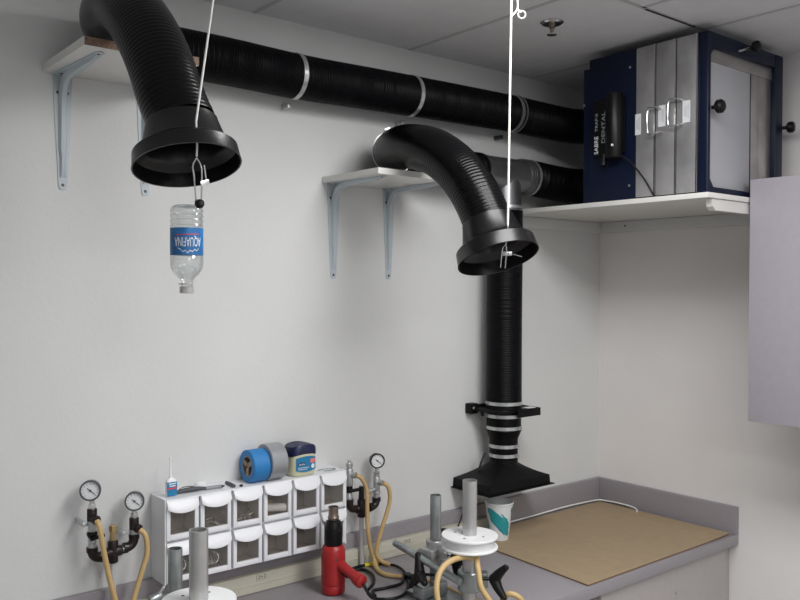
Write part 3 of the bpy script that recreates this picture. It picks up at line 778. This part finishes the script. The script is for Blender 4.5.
def jpatch(x0, x1, z0f, z1f, mt_, nm, par, off=0.0, n=18):
    b = MB(); a = []
    for i in range(n + 1):
        x = x0 + (x1 - x0) * i / n; a.append([b.bm.verts.new(jface(x, z0f(x), off)), b.bm.verts.new(jface(x, z1f(x), off))])
    for p, q in zip(a, a[1:]): b.bm.faces.new((p[0], q[0], q[1], p[1]))
    return b.build(nm, mt_, par)
lb = jpatch(-.034, .037, lambda x: -.021 - .006 * (1 - (x / .037) ** 2) + .004, lambda x: .0145 + .0095 * (1 - (x / .046) ** 2), M['label_blue'], 'label', t)
jpatch(-.030, -.002, lambda x: .0015 - .005 * math.sqrt(max(0, 1 - ((x + .016) / .014) ** 2)), lambda x: .0015 + .005 * math.sqrt(max(0, 1 - ((x + .016) / .014) ** 2)), M['label_dark'], 'print_oval', lb, .0004)
jpatch(.014, .035, lambda x: .002, lambda x: .0145, M['label_salmon'], 'print_square', lb, .0004)
jpatch(.017, .031, lambda x: -.008 - .007 * math.sqrt(max(0, 1 - ((x - .024) / .007) ** 2)), lambda x: -.008 + .007 * math.sqrt(max(0, 1 - ((x - .024) / .007) ** 2)), M['label_white'], 'print_dot', lb, .0004)
text('lettering', 'Vaseline', .0085, lambda x, y, z: jface(x - .016, y + .001, .0006 + z), M['label_white'], lb, .78)
jpatch(-.028, .010, lambda x: -.0105, lambda x: -.0090, M['label_white'], 'print_line', lb, .0004)
jpatch(-.028, .004, lambda x: -.0155, lambda x: -.0140, M['label_white'], 'print_line', lb, .0004)

# glue bottle
t = thing('glue_bottle', (-1.952, -.062, TZ), 'tiny white glue bottle with blue label at the left end of the organiser', 'bottle')
GX, GY = -1.952, -.062
loft([squircle(GX, GY, .0135, .008, TZ + .0005), squircle(GX, GY, .0145, .009, TZ + .003), squircle(GX, GY, .0145, .009, TZ + .042), squircle(GX, GY, .009, .006, TZ + .048), squircle(GX, GY, .0035, .0035, TZ + .052, e=2)]).build('body', M['bin'], t)
MB().lathe((GX - .001, GY, TZ + .050), (0, 0, 1), [(0, .0045), (.006, .0045), (.010, .003), (.050, .0022), (.051, .0035), (.056, .0032), (.058, .001)], 16).build('nozzle', M['bin'], t)
lb = MB().box((GX - .014, GY - .0104, TZ + .002), (GX + .014, GY - .0094, TZ + .040), .0002).build('label', M['label_blue'], t)
MB().box((GX - .014, GY - .0108, TZ + .021), (GX + .014, GY - .0105, TZ + .025)).build('print_band', M['label_red'], lb)
b = MB(); b.box((GX - .008, GY - .0108, TZ + .028), (GX + .009, GY - .0105, TZ + .031)); b.box((GX - .010, GY - .0108, TZ + .034), (GX + .011, GY - .0105, TZ + .037)); b.build('print_line', M['label_white'], lb)
# pen and knife
t = thing('craft_pen', (-1.90, -.075, TZ), 'dark pen with long grey barrel lying at the left of the organiser top', 'pen')
MB().sweep([(-1.938, -.062, TZ + .0062), (-1.91, -.060, TZ + .0082), (-1.875, -.062, TZ + .0082), (-1.850, -.065, TZ + .0066)], lambda L, T: .0045 + .0028 * math.sin(PI * L / T), 12).build('grip', M['grey_dark'], t)
MB().sweep([(-1.850, -.065, TZ + .0062), (-1.82, -.067, TZ + .0062), (-1.805, -.068, TZ + .0058)], .0052, 12).build('barrel', M['pencil'], t)
MB().cyl((-1.8045, -.068, TZ + .0058), (-1.794, -.0685, TZ + .0055), .005, .002, 12).build('tip', M['grey_dark'], t)
o = MB(); o.sweep([(-1.932, -.062, TZ + .012), (-1.918, -.062, TZ + .018), (-1.90, -.061, TZ + .0185), (-1.885, -.062, TZ + .0160)], .0013, 8); o.build('pocket_clip', M['grey_dark'], t)
t = MB().sweep([(-1.768, -.030, TZ + .0047), (-1.769, -.058, TZ + .0053), (-1.7715, -.085, TZ + .0047)], .0047, 12).build('marker', M['grey_dark']); tag(t, 'short dark marker lying across the organiser top beside the blue tape', 'pen')
t = loft([squircle(-1.848, -.030, .017, .010, TZ + .0005, e=2.4), squircle(-1.848, -.030, .018, .011, TZ + .008, e=2.4), squircle(-1.848, -.030, .013, .008, TZ + .017, e=2.4), squircle(-1.848, -.030, .004, .003, TZ + .019, e=2)]).build('eraser', M['bin']); tag(t, 'rounded off white eraser behind the dark pen', 'eraser')
t = MB().sweep([(-1.455, -.070, TZ + .0017), (-1.42, -.072, TZ + .0017), (-1.408, -.062, TZ + .0017), (-1.42, -.050, TZ + .0017), (-1.452, -.048, TZ + .0017), (-1.466, -.052, TZ + .0017)], .0013, 8).build('wire_hook', M['steel']); tag(t, 'bent wire hook lying at the right end of the organiser top', 'hook')
t = MB().box((-1.752, -.086, TZ), (-1.744, -.078, TZ + .005), .001).build('black_nut', M['blk']); tag(t, 'tiny black plastic nut in front of the blue tape', 'nut')

# ================================================================ GAUGE MANIFOLDS
def gauge(parent, c, d, r, rim, ang, neck_len=.02):
    c = Vector(c); d = Vector(d).normalized()
    g_ = MB().lathe(c + d * -.012, d, [(0, r * .8), (.002, r * .93), (.020, r * .96), (.022, r), (.027, r), (.029, r * .95), (.029, r * .86), (.024, r * .83)], 40).build('gauge', rim, parent)
    dl = MB().lathe(c + d * .0122, d, [(0, r * .83), (.0008, r * .83)], 40).build('dial', M['dial'], g_)
    x = d.cross(Vector((0, 0, 1))).normalized() * -1; z = x.cross(d).normalized()
    if z.z < 0: z = -z
    b = MB()
    for k in range(11):
        a = math.radians(-45 + k * 27); v = x * math.cos(a) + z * math.sin(a)
        b.obox(c + d * .0134 + v * r * .68, v, d, v.cross(d), r * .14, .0004, .0009)
    b.build('tick_mark', M['grey_dark'], dl)
    v = x * math.cos(ang) + z * math.sin(ang)
    b = MB().obox(c + d * .0140 + v * r * .12, v, d, v.cross(d), r * .95, .0006, .0018); b.lathe(c + d * .0132, d, [(0, .003), (.0015, .0025)], 12)
    b.build('needle', M['grey_dark'], dl)
    return g_
def elbow(b, p0, pc, p1, r, n=8):
    p0, pc, p1 = Vector(p0), Vector(pc), Vector(p1)
    P = [p0.lerp(pc, k / n).lerp(pc.lerp(p1, k / n), k / n) for k in range(n + 1)]
    b.sweep(P, r, 20)

# left manifold
my = -.055
t = thing('gauge_manifold', (-2.11, my, 1.0), 'dark pipe manifold with two steel rimmed gauges at the left edge', 'manifold')
xl, xr_, xm = -2.163, -2.052, -2.109
gauge(t, (-2.166, my, 1.292), (-.45, -1, .05), .0265, M['rim'], -.7)
gauge(t, (-2.050, my, 1.246), (-.45, -1, .05), .0255, M['rim'], -.7)
def leg(x, ztop, tee_z, coupling, zbot, nm):
    b = MB().cyl((x, my, tee_z + .022), (x, my, ztop), .0065, seg=16); b.lathe((x, my, tee_z + .022), (0, 0, 1), [(0, .010), (.006, .0105), (.012, .009)], 6)
    b.build('nipple', M['chrome'], t)
    b = MB().cyl((x, my, tee_z - .022), (x, my, tee_z + .0215), .0125, seg=20, bev=.003); b.cyl((x, my, tee_z - .004), (x + .006, my - .022, tee_z - .006), .0115, seg=20, bev=.002)
    b.build('side_outlet', M['brown_pipe'], t)
leg(xl, 1.267, 1.222, 0, 0, ''); leg(xr_, 1.222, 1.180, 0, 0, '')
MB().lathe((xl, my, 1.1995), (0, 0, -1), [(0, .0095), (.012, .011), (.020, .0095), (.030, .0085), (.032, .0105), (.045, .0105)], 16).build('union', M['galv'], t)
MB().lathe((xl, my, 1.169), (0, 0, 1), [(0, .0105), (.006, .0135), (.012, .0135), (.016, .010)], 16).build('valve_body', M['blk'], t)
b = MB(); b.obox((xl + .008, my - .016, 1.171), (1, -.25, .25), (0, 1, 0), (-.2, 0, 1), .036, .010, .008, .002); b.cyl((xl, my, 1.172), (xl + .002, my - .018, 1.172), .005, seg=10); b.build('valve_handle', M['blk'], t)
MB().lathe((xl, my, 1.153), (0, 0, -1), [(0, .0105), (.010, .011), (.014, .0085)], 16).build('bushing', M['galv'], t)
b = MB(); elbow(b, (xl, my, 1.140), (xl, my, 1.112), (xl + .028, my, 1.113), .0130); b.cyl((xl, my, 1.143), (xl, my, 1.131), .0145, seg=20); b.cyl((xl + .022, my, 1.113), (xl + .031, my, 1.1135), .0145, seg=20); b.build('elbow', M['brown_pipe'], t)
b = MB().cyl((xl + .028, my, 1.114), (xm - .004, my, 1.118), .0085, seg=16); b.build('cross_pipe', M['brown_pipe'], t)
b = MB().cyl((xm, my, 1.092), (xm, my, 1.150), .0135, seg=20, bev=.003); b.cyl((xm - .022, my, 1.119), (xm + .024, my, 1.121), .0138, seg=20, bev=.003); b.build('tee', M['brown_pipe'], t)
b = MB().cyl((xm, my, 1.151), (xm, my, 1.178), .0085, seg=8); b.lathe((xm, my, 1.175), (0, 0, 1), [(0, .0105), (.014, .0105), (.016, .008)], 6); b.build('brass_plug', M['brass'], t)
MB().cyl((xm + .024, my, 1.121), (xr_ - .022, my, 1.124), .0075, seg=14).build('bushing', M['galv'], t)
b = MB(); elbow(b, (xr_ - .026, my, 1.124), (xr_, my, 1.124), (xr_, my, 1.150), .0125); b.cyl((xr_ - .029, my, 1.124), (xr_ - .019, my, 1.124), .0142, seg=20); b.cyl((xr_, my, 1.145), (xr_, my, 1.156), .0142, seg=20); b.build('elbow', M['brown_pipe'], t)
for x, z, sx in ((xl - .022, 1.206, -1), (xr_ - .030, 1.164, -1)):
    b = MB().ring((xl if x < -2.1 else xr_, my, z), (0, 0, 1), .0125, .012, .0015, 24); xx = xl if x < -2.1 else xr_
    b.obox(((x + xx) / 2, my, z), (1, 0, 0), (0, 1, 0), (0, 0, 1), .022, .004, .012, .001)
    b.box((x - .004, my - .003, z - .006), (x + .004, -.0012, z + .006), .001)
    b.lathe((x, my - .003, z), (0, -1, 0), [(0, .006), (.005, .006), (.006, .003)], 6)
    b.build('pipe_clamp', M['galv'], t)
MB().cyl((xm, my, 1.0915), (xm, my - .002, .9115), .0075, seg=16).build('riser_pipe', M['riser'], t)
tag(MB().sweep([(xl + .004, my - .024, 1.216), (-2.156, -.090, 1.200), (-2.143, -.090, 1.125), (-2.128, -.092, 1.05), (-2.112, -.095, .985), (-2.108, -.12, .935), (-2.12, -.20, .9185), (-2.20, -.28, .9185)], .0070, 16).build('rubber_hose', M['latex']), 'tan rubber hose hanging from the leftmost gauge outlet', 'hose')
tag(MB().sweep([(xr_ + .006, my - .024, 1.173), (-2.034, -.088, 1.155), (-2.031, -.090, 1.11), (-2.048, -.090, 1.055), (-2.070, -.095, .990), (-2.078, -.115, .935), (-2.060, -.17, .9185), (-2.02, -.20, .9185)], .0070, 16).build('rubber_hose', M['latex']), 'tan rubber hose hanging from the second gauge outlet beside the organiser', 'hose')

# right manifold
t = thing('gauge_manifold', (-1.30, my, 1.0), 'chrome and dark pipe manifold with a black rimmed gauge right of the organiser', 'manifold')
XL, XR2, XM = -1.348, -1.238, -1.299
gauge(t, (-1.238, my, 1.248), (-.42, -1, .05), .0245, M['blk'], -.7)
b = MB().cyl((XR2, my, 1.195), (XR2, my, 1.226), .006, seg=14); b.lathe((XR2, my, 1.196), (0, 0, 1), [(0, .010), (.008, .010), (.014, .0125), (.016, .007)], 12); b.build('nipple', M['galv'], t)
b = MB().cyl((XR2, my, 1.150), (XR2, my, 1.1955), .0115, seg=20, bev=.002); b.cyl((XR2, my, 1.176), (XR2 + .010, my - .022, 1.176), .0095, seg=18, bev=.002); b.cyl((XR2 - .03, my, 1.151), (XR2, my, 1.156), .0065, seg=12)
b.lathe((XR2 - .032, my, 1.151), (-1, 0, 0), [(0, .009), (.007, .009), (.008, .004)], 6); b.build('side_outlet', M['galv'], t)
MB().lathe((XR2, my, 1.1495), (0, 0, -1), [(0, .0125), (.010, .0125), (.013, .0095), (.026, .0095)], 20).build('bushing', M['galv'], t)
b = MB(); elbow(b, (XR2, my, 1.123), (XR2, my, 1.096), (XR2 - .028, my, 1.098), .0125); b.cyl((XR2, my, 1.115), (XR2, my, 1.127), .0142, seg=20); b.cyl((XR2 - .031, my, 1.098), (XR2 - .021, my, 1.0975), .0142, seg=20); b.build('elbow', M['brown_pipe'], t)
b = MB().cyl((XM, my, 1.072), (XM, my, 1.130), .0135, seg=20, bev=.003); b.cyl((XM - .023, my, 1.100), (XM + .024, my, 1.099), .0138, seg=20, bev=.003); b.build('tee', M['brown_pipe'], t)
MB().cyl((XM, my, 1.1305), (XM, my, 1.172), .0095, .0085, seg=12).build('plug', M['brown_pipe'], t)
MB().cyl((XM - .0245, my, 1.1005), (XL + .020, my, 1.103), .0085, seg=14).build('bushing', M['galv'], t)
b = MB(); elbow(b, (XL + .024, my, 1.103), (XL, my, 1.103), (XL, my, 1.130), .0122); b.cyl((XL, my, 1.126), (XL, my, 1.137), .0140, seg=20); b.build('elbow', M['brown_pipe'], t)
MB().lathe((XL, my, 1.1375), (0, 0, 1), [(0, .010), (.012, .011), (.016, .009), (.022, .009)], 14).build('union', M['galv'], t)
b = MB(); b.obox((XL + .008, my - .016, 1.168), (1, -.3, .1), (0, 1, 0), (0, 0, 1), .036, .010, .010, .002); b.cyl((XL, my, 1.160), (XL, my, 1.180), .0115, seg=16); b.build('valve_handle', M['blk'], t)
b = MB().cyl((XL, my, 1.1805), (XL, my, 1.236), .0125, seg=20, bev=.003); b.cyl((XL, my, 1.216), (XL + .012, my - .022, 1.216), .010, seg=18, bev=.002); b.build('side_outlet', M['galv'], t)
MB().lathe((XL, my, 1.2365), (0, 0, 1), [(0, .0085), (.006, .0085), (.006, .0115), (.016, .0115), (.018, .006), (.026, .006), (.027, .004)], 8).build('top_plug', M['galv'], t)
MB().cyl((XM, my, 1.0715), (XM, my - .002, .9115), .0075, seg=16).build('riser_pipe', M['riser'], t)
tag(MB().sweep([(XL + .010, my - .025, 1.217), (-1.321, -.088, 1.204), (-1.304, -.090, 1.165), (-1.302, -.090, 1.10), (-1.299, -.090, 1.037), (-1.287, -.090, .970), (-1.277, -.094, .940), (-1.287, -.118, .923), (-1.297, -.155, .9185), (-1.294, -.190, .9185), (-1.272, -.225, .9185), (-1.243, -.260, .9185), (-1.228, -.320, .9185), (-1.226, -.400, .9185), (-1.236, -.470, .9185), (-1.225, -.55, .9185)], .0070, 16).build('rubber_hose', M['latex']), 'tan rubber hose from the chrome valve beside the organiser, trailing across the counter', 'hose')
tag(MB().sweep([(XR2 + .009, my - .025, 1.177), (-1.212, -.086, 1.160), (-1.208, -.086, 1.110), (-1.236, -.082, 1.030), (-1.256, -.080, .965), (-1.256, -.086, .940), (-1.242, -.098, .924), (-1.23, -.12, .9185)], .0070, 16).build('rubber_hose', M['latex']), 'tan rubber hose drooping from the black rimmed gauge', 'hose')

# ================================================================ WINDING STANDS
def tri_knob(parent, c, d, up, nm='star_knob', L=.052, sweep=.006):
    c = Vector(c); d = Vector(d).normalized(); up = (Vector(up) - d * d.dot(Vector(up))).normalized(); sd = d.cross(up)
    b = MB(); b.lathe(c - d * .010, d, [(0, .008), (.004, .013), (.020, .013), (.024, .008)], 20)
    for k in range(3):
        a = 2 * PI * k / 3; v = up * math.cos(a) + sd * math.sin(a)
        b.sweep([c, c + v * L * .5 + d * sweep * .4, c + v * L + d * sweep], lambda l, T: .0165 - .0080 * l / T, 14)
        b.lathe(c + v * (L - .001) + d * sweep, v, [(0, .0078), (.003, .006), (.005, .003)], 14)
    b.cyl(c - d * .045, c, .0045, seg=12)
    return b.build(nm, M['rubber'], parent)
sx0, sy0 = -1.293, -.551
st = thing('winding_stand', (sx0, sy0, .911), 'metal tube stand with white spool and black knobs before the cardboard', 'stand', 'metal tube stands with white spools')
MB().box((sx0 - .050, sy0 - .040, .911), (sx0 + .050, sy0 + .215, .925), .003).build('base_plate', M['steel'], st)
MB().pipe((sx0, sy0, .9255), (sx0, sy0, 1.281), .0200, .0025, 36).build('main_post', M['alu_tube'], st)
MB().pipe((sx0 + .022, sy0 + .167, .9255), (sx0 + .022, sy0 + .167, 1.204), .0165, .002, 32).build('rear_post', M['steel'], st)
# spool
sp = thing('x', (0, 0, 0), 'x', 'x'); bpy.data.objects.remove(sp)
b = MB(); prof = [(.0202, 1.094), (.0775, 1.094), (.0785, 1.0955), (.0785, 1.0985), (.0775, 1.100), (.066, 1.1015), (.064, 1.105), (.064, 1.119), (.066, 1.1225), (.0775, 1.124), (.0785, 1.1255), (.0785, 1.1290), (.0775, 1.1305), (.0202, 1.1305), (.0202, 1.094)]
b.lathe((sx0, sy0, 0), (0, 0, 1), [(z, r) for r, z in prof], 72, False, False)
spl = b.build('spool', M['spool'], st)
for a in (.6, 2.0, 3.6, 5.0):
    MB().lathe((sx0 + .043 * math.cos(a), sy0 + .043 * math.sin(a), 1.1303), (0, 0, 1), [(0, .0036), (.0005, .0036)], 14).build('screw_hole', M['gap'], spl)
# clamp on main post
b = MB(); b.lathe((sx0, sy0, .975), (0, 0, 1), [(0, .0202), (0, .031), (.003, .033), (.052, .033), (.055, .031), (.055, .0202), (0, .0202)], 28, False, False)
b.obox((sx0 + .030, sy0 - .018, 1.003), (.75, -.66, 0), (.66, .75, 0), (0, 0, 1), .034, .030, .042, .004)
b.build('post_clamp', M['steel'], st)
tri_knob(st, (sx0 + .040, sy0 - .058, 1.012), (.80, -.60, -.05), (.63, .775, 0), L=.050, sweep=.026)
tri_knob(st, (sx0 + .043, sy0 + .098, 1.019), (.8, -.1, .0), (0, .2, -1), L=.040)
# bosshead on rear post
bxr, byr = sx0 + .022, sy0 + .167
b = MB(); b.lathe((bxr, byr, 1.008), (0, 0, 1), [(0, .0168), (0, .026), (.003, .028), (.062, .028), (.065, .026), (.065, .0168), (0, .0168)], 28, False, False)
b.obox((bxr - .034, byr - .012, 1.035), (1, .1, 0), (-.1, 1, 0), (0, 0, 1), .042, .052, .044, .006)
b.obox((bxr + .002, byr - .034, 1.047), (.55, -.8, .2), (.8, .55, 0), (0, 0, 1), .030, .034, .040, .005)
b.build('boss_head', M['alu_tube'], st)
MB().lathe((bxr - .004, byr - .052, 1.046), (.1, -1, .2), [(0, .012), (.006, .012), (.008, .007), (.014, .007)], 6).build('clamp_bolt', M['chrome'], st)
MB().cyl((sx0 - .053, sy0 + .265, 1.053), (sx0 - .042, sy0 - .010, 1.008), .0105, seg=20, bev=.001).build('cross_rod', M['steel'], st)
tri_knob(st, (sx0 - .062, sy0 + .140, .994), (-.90, .30, .15), (.2, .35, 1), L=.057)
b = MB().box((sx0 - .020, sy0 + .110, .9255), (sx0 + .020, sy0 + .140, .966), .005); b.build('base_block', M['steel'], st)
b = MB().box((sx0 - .068, sy0 + .120, .927), (sx0 - .022, sy0 + .165, .958), .004); b.build('base_block', M['steel'], st)
st2 = dup(st, (-.831, -.041, 0), 'metal tube stand with white spool in the lower left foreground')
for ch in st2.children:                      # this stand has its spool set higher on a slightly longer post
    if ch.name.startswith('spool'): ch.location.z += .026
    if ch.name.startswith('main_post'): ch.scale.z = 1.062
    if ch.name.startswith('rear_post'): ch.scale.z = 1.05

tag(MB().sweep([(-1.322, -.590, 1.078), (-1.345, -.583, 1.085), (-1.386, -.578, 1.083), (-1.418, -.577, 1.069), (-1.441, -.584, 1.048), (-1.455, -.596, 1.018), (-1.455, -.608, .985), (-1.440, -.622, .945), (-1.42, -.60, .9195), (-1.40, -.52, .9195)], .0078, 16).build('rubber_hose', M['latex']), 'tan rubber hose arching out left from under the white spool', 'hose')
tag(MB().sweep([(-1.300, -.592, 1.088), (-1.318, -.606, 1.074), (-1.330, -.625, 1.050), (-1.336, -.640, 1.018), (-1.322, -.655, .985), (-1.295, -.662, .950), (-1.27, -.64, .9195), (-1.24, -.60, .9195)], .0078, 16).build('rubber_hose', M['latex']), 'tan rubber hose dropping in front of the post below the white spool', 'hose')
tag(MB().sweep([(-1.235, -.560, .9195), (-1.225, -.60, .935), (-1.226, -.625, .965), (-1.218, -.640, .972), (-1.20, -.655, .960), (-1.185, -.655, .935), (-1.16, -.62, .9195), (-1.12, -.58, .9195)], .0078, 16).build('rubber_hose', M['latex']), 'tan rubber hose looping beyond the right black knob', 'hose')

# small things by left stand
tag(MB().lathe((-2.180, -.622, 1.1575), (0, 0, 1), [(0, .009), (.010, .010), (.016, .006)], 14).build('tan_plug', M['latex']), 'small tan plug lying on the left white spool', 'plug')
t = thing('hose_fitting', (-2.01, -.10, .935), 'small metal hose fitting standing behind the left stand', 'fitting')
b = MB().cyl((-2.012, -.10, .9112), (-2.012, -.10, .985), .009, seg=14, bev=.002); b.cyl((-2.030, -.10, .985), (-1.994, -.098, .992), .012, seg=14, bev=.003); b.build('body', M['steel'], t)
MB().cyl((-2.006, -.102, .995), (-1.996, -.118, 1.02), .003, seg=10).build('lever', M['label_white'], t)

# ================================================================ HEAT GUN
gx, gy = -1.500, -.187
t = thing('heat_gun', (gx, gy, .911), 'red heat gun standing upright on its tail in front of the organiser', 'heat gun')
gaz = MB().lathe((gx, gy, .9112), (0, 0, 1), [(0, .028), (.002, .033), (.006, .035), (.024, .035), (.026, .034), (.029, .034), (.031, .0358), (.100, .0358), (.128, .035), (.139, .031), (.143, .0262)], 40).build('body', M['red'], t)
MB().lathe((gx, gy, 1.0544), (0, 0, 1), [(0, .0262), (.002, .0272), (.050, .0268), (.060, .0245), (.070, .0215), (.073, .016)], 36).build('heat_shield', M['blk'], t)
MB().lathe((gx, gy, 1.1276), (0, 0, 1), [(0, .0150), (.004, .0165), (.008, .0172), (.012, .0150), (.032, .0142), (.036, .0155), (.039, .0150), (.039, .012), (.012, .012), (.0, .012)], 32).build('nozzle', M['nozzle'], t)
# handle
hd = Vector((.12, -.95, -.30)).normalized()
hs = Vector((gx, gy, 1.010)) + hd * .020
b = MB(); P = [hs, hs + hd * .03, hs + hd * .058, hs + hd * .085, hs + hd * .102]
b.sweep(P, lambda L, T: .0175 - .003 * math.sin(PI * min(1, L / T)) + (.003 if L / T > .8 else 0), 20)
b.lathe(P[-1], hd, [(0, .0195), (.006, .0195), (.010, .016), (.012, .010)], 20)
h_ = b.build('handle', M['red'], t)
MB().obox(hs + hd * .025 + Vector((0, -.01, -.018)), hd, (1, .3, 0), hd.cross(Vector((1, .3, 0))), .028, .010, .012, .003).build('trigger', M['blk'], h_)
MB().lathe((gx - .012, gy - .034, 1.018), (0, -1, 0), [(0, .004), (.001, .003)], 10).build('screw', M['screw'], t)
e0 = P[-1] + hd * .012
t = thing('looped_cord', (-1.35, -.2, .912), 'black looped cord with a yellow tag lying on the counter behind the heat gun', 'cord')
cz = .9165
b = MB()
b.sweep([tuple(e0), tuple(e0 + Vector((.004, -.008, -.016))), (e0.x + .018, e0.y - .018, .930), (-1.425, -.335, cz), (-1.400, -.348, cz), (-1.361, -.343, cz), (-1.305, -.300, cz), (-1.262, -.245, cz + .003), (-1.234, -.185, cz + .004), (-1.225, -.135, cz + .003), (-1.238, -.095, cz), (-1.262, -.0665, cz), (-1.31, -.063, cz), (-1.36, -.075, cz), (-1.42, -.12, cz)], .0048, 12, True, .006)
b.build('cable', M['rubber'], t)
b = MB().sweep([(-1.43, -.300, cz), (-1.408, -.262, cz), (-1.359, -.268, cz), (-1.305, -.266, cz), (-1.268, -.238, cz + .008), (-1.245, -.235, cz + .008)], .0048, 12)
b.build('cable', M['rubber'], t)
b = MB().sweep([(-1.412, -.244, cz), (-1.377, -.222, cz + .004), (-1.338, -.170, cz + .004), (-1.320, -.110, cz + .001), (-1.335, -.085, cz), (-1.37, -.09, cz), (-1.43, -.12, cz)], .0048, 12)
b.build('cable', M['rubber'], t)
MB().box((-1.272, -.262, cz - .004), (-1.246, -.228, cz + .014), .005).build('cable_tie', M['rubber'], t)
MB().cyl((-1.292, -.063, cz), (-1.248, -.078, cz + .001), .0068, seg=16).build('tag_sleeve', M['yellow'], t)

# plug with cord at the raceway
t = thing('power_plug', (-.93, -.06, .955), 'black plug and thin cord at the raceway behind the white spool', 'plug')
MB().box((-.965, -.085, .940), (-.935, -.0495, .972), .006).build('plug_body', M['rubber'], t)
MB().sweep([(-.935, -.07, .950), (-.90, -.075, .942), (-.885, -.064, .950), (-.868, -.060, .980), (-.850, -.060, 1.012), (-.825, -.065, 1.05), (-.80, -.07, 1.098)], .0028, 10).build('cable', M['rubber'], t)

# ================================================================ PAPER CUP
cx, cy, cz0 = -.745, -.135, .917
cupH = .133; r0, r1 = .033, .0495
t = thing('paper_cup', (cx, cy, cz0), 'white paper cup with teal brush pattern standing beside the cardboard', 'cup')
def cr(z): return r0 + (r1 - r0) * z / cupH
MB().lathe((cx, cy, cz0), (0, 0, 1), [(.004, 0), (.004, r0 - .003), (0, r0 - .002), (0, r0), (cupH - .004, r1), (cupH - .004, r1 + .0025), (cupH, r1 + .0025), (cupH + .001, r1), (cupH - .003, r1 - .001), (.008, r0 - .001), (.008, 0)], 56, False, False).build('body', M['cup'], t)
va = math.atan2(-.775 * 1, -.6318)
def patch(nm, mt_, fn, n=28):
    b = MB(); rows = []
    for k in range(n + 1):
        s = k / n; a0, a1, z = fn(s)
        rows.append([b.bm.verts.new((cx + (cr(z) + .0007) * math.cos(va + a0 + (a1 - a0) * q / 8), cy + (cr(z) + .0006) * math.sin(va + a0 + (a1 - a0) * q / 8), cz0 + z)) for q in range(9)])
    for p, q in zip(rows, rows[1:]):
        for k in range(8): b.bm.faces.new((p[k], p[k + 1], q[k + 1], q[k]))
    return b.build(nm, mt_, t)
random.seed(3)
for k in range(3):
    off = k * 2.1 + .04
    patch('printed_stroke', M['teal'], lambda s, off=off: (off - 1.05 + 1.75 * s - .12 - .50 * math.sin(PI * s) - .05 * math.sin(17 * s), off - 1.05 + 1.75 * s + .20 + .62 * math.sin(PI * s) + .06 * math.sin(13 * s + 1), .116 - .098 * s))
    patch('printed_stroke', M['teal'], lambda s, off=off: (off - .05 + .9 * s, off - .05 + .9 * s + .05 + .22 * math.sin(PI * s) + .04 * math.sin(21 * s), .100 - .055 * s))
    patch('printed_stroke', M['purple'], lambda s, off=off: (off - .55 + 1.0 * s, off - .55 + 1.0 * s + .02 + .10 * math.sin(PI * s), .060 - .045 * s))
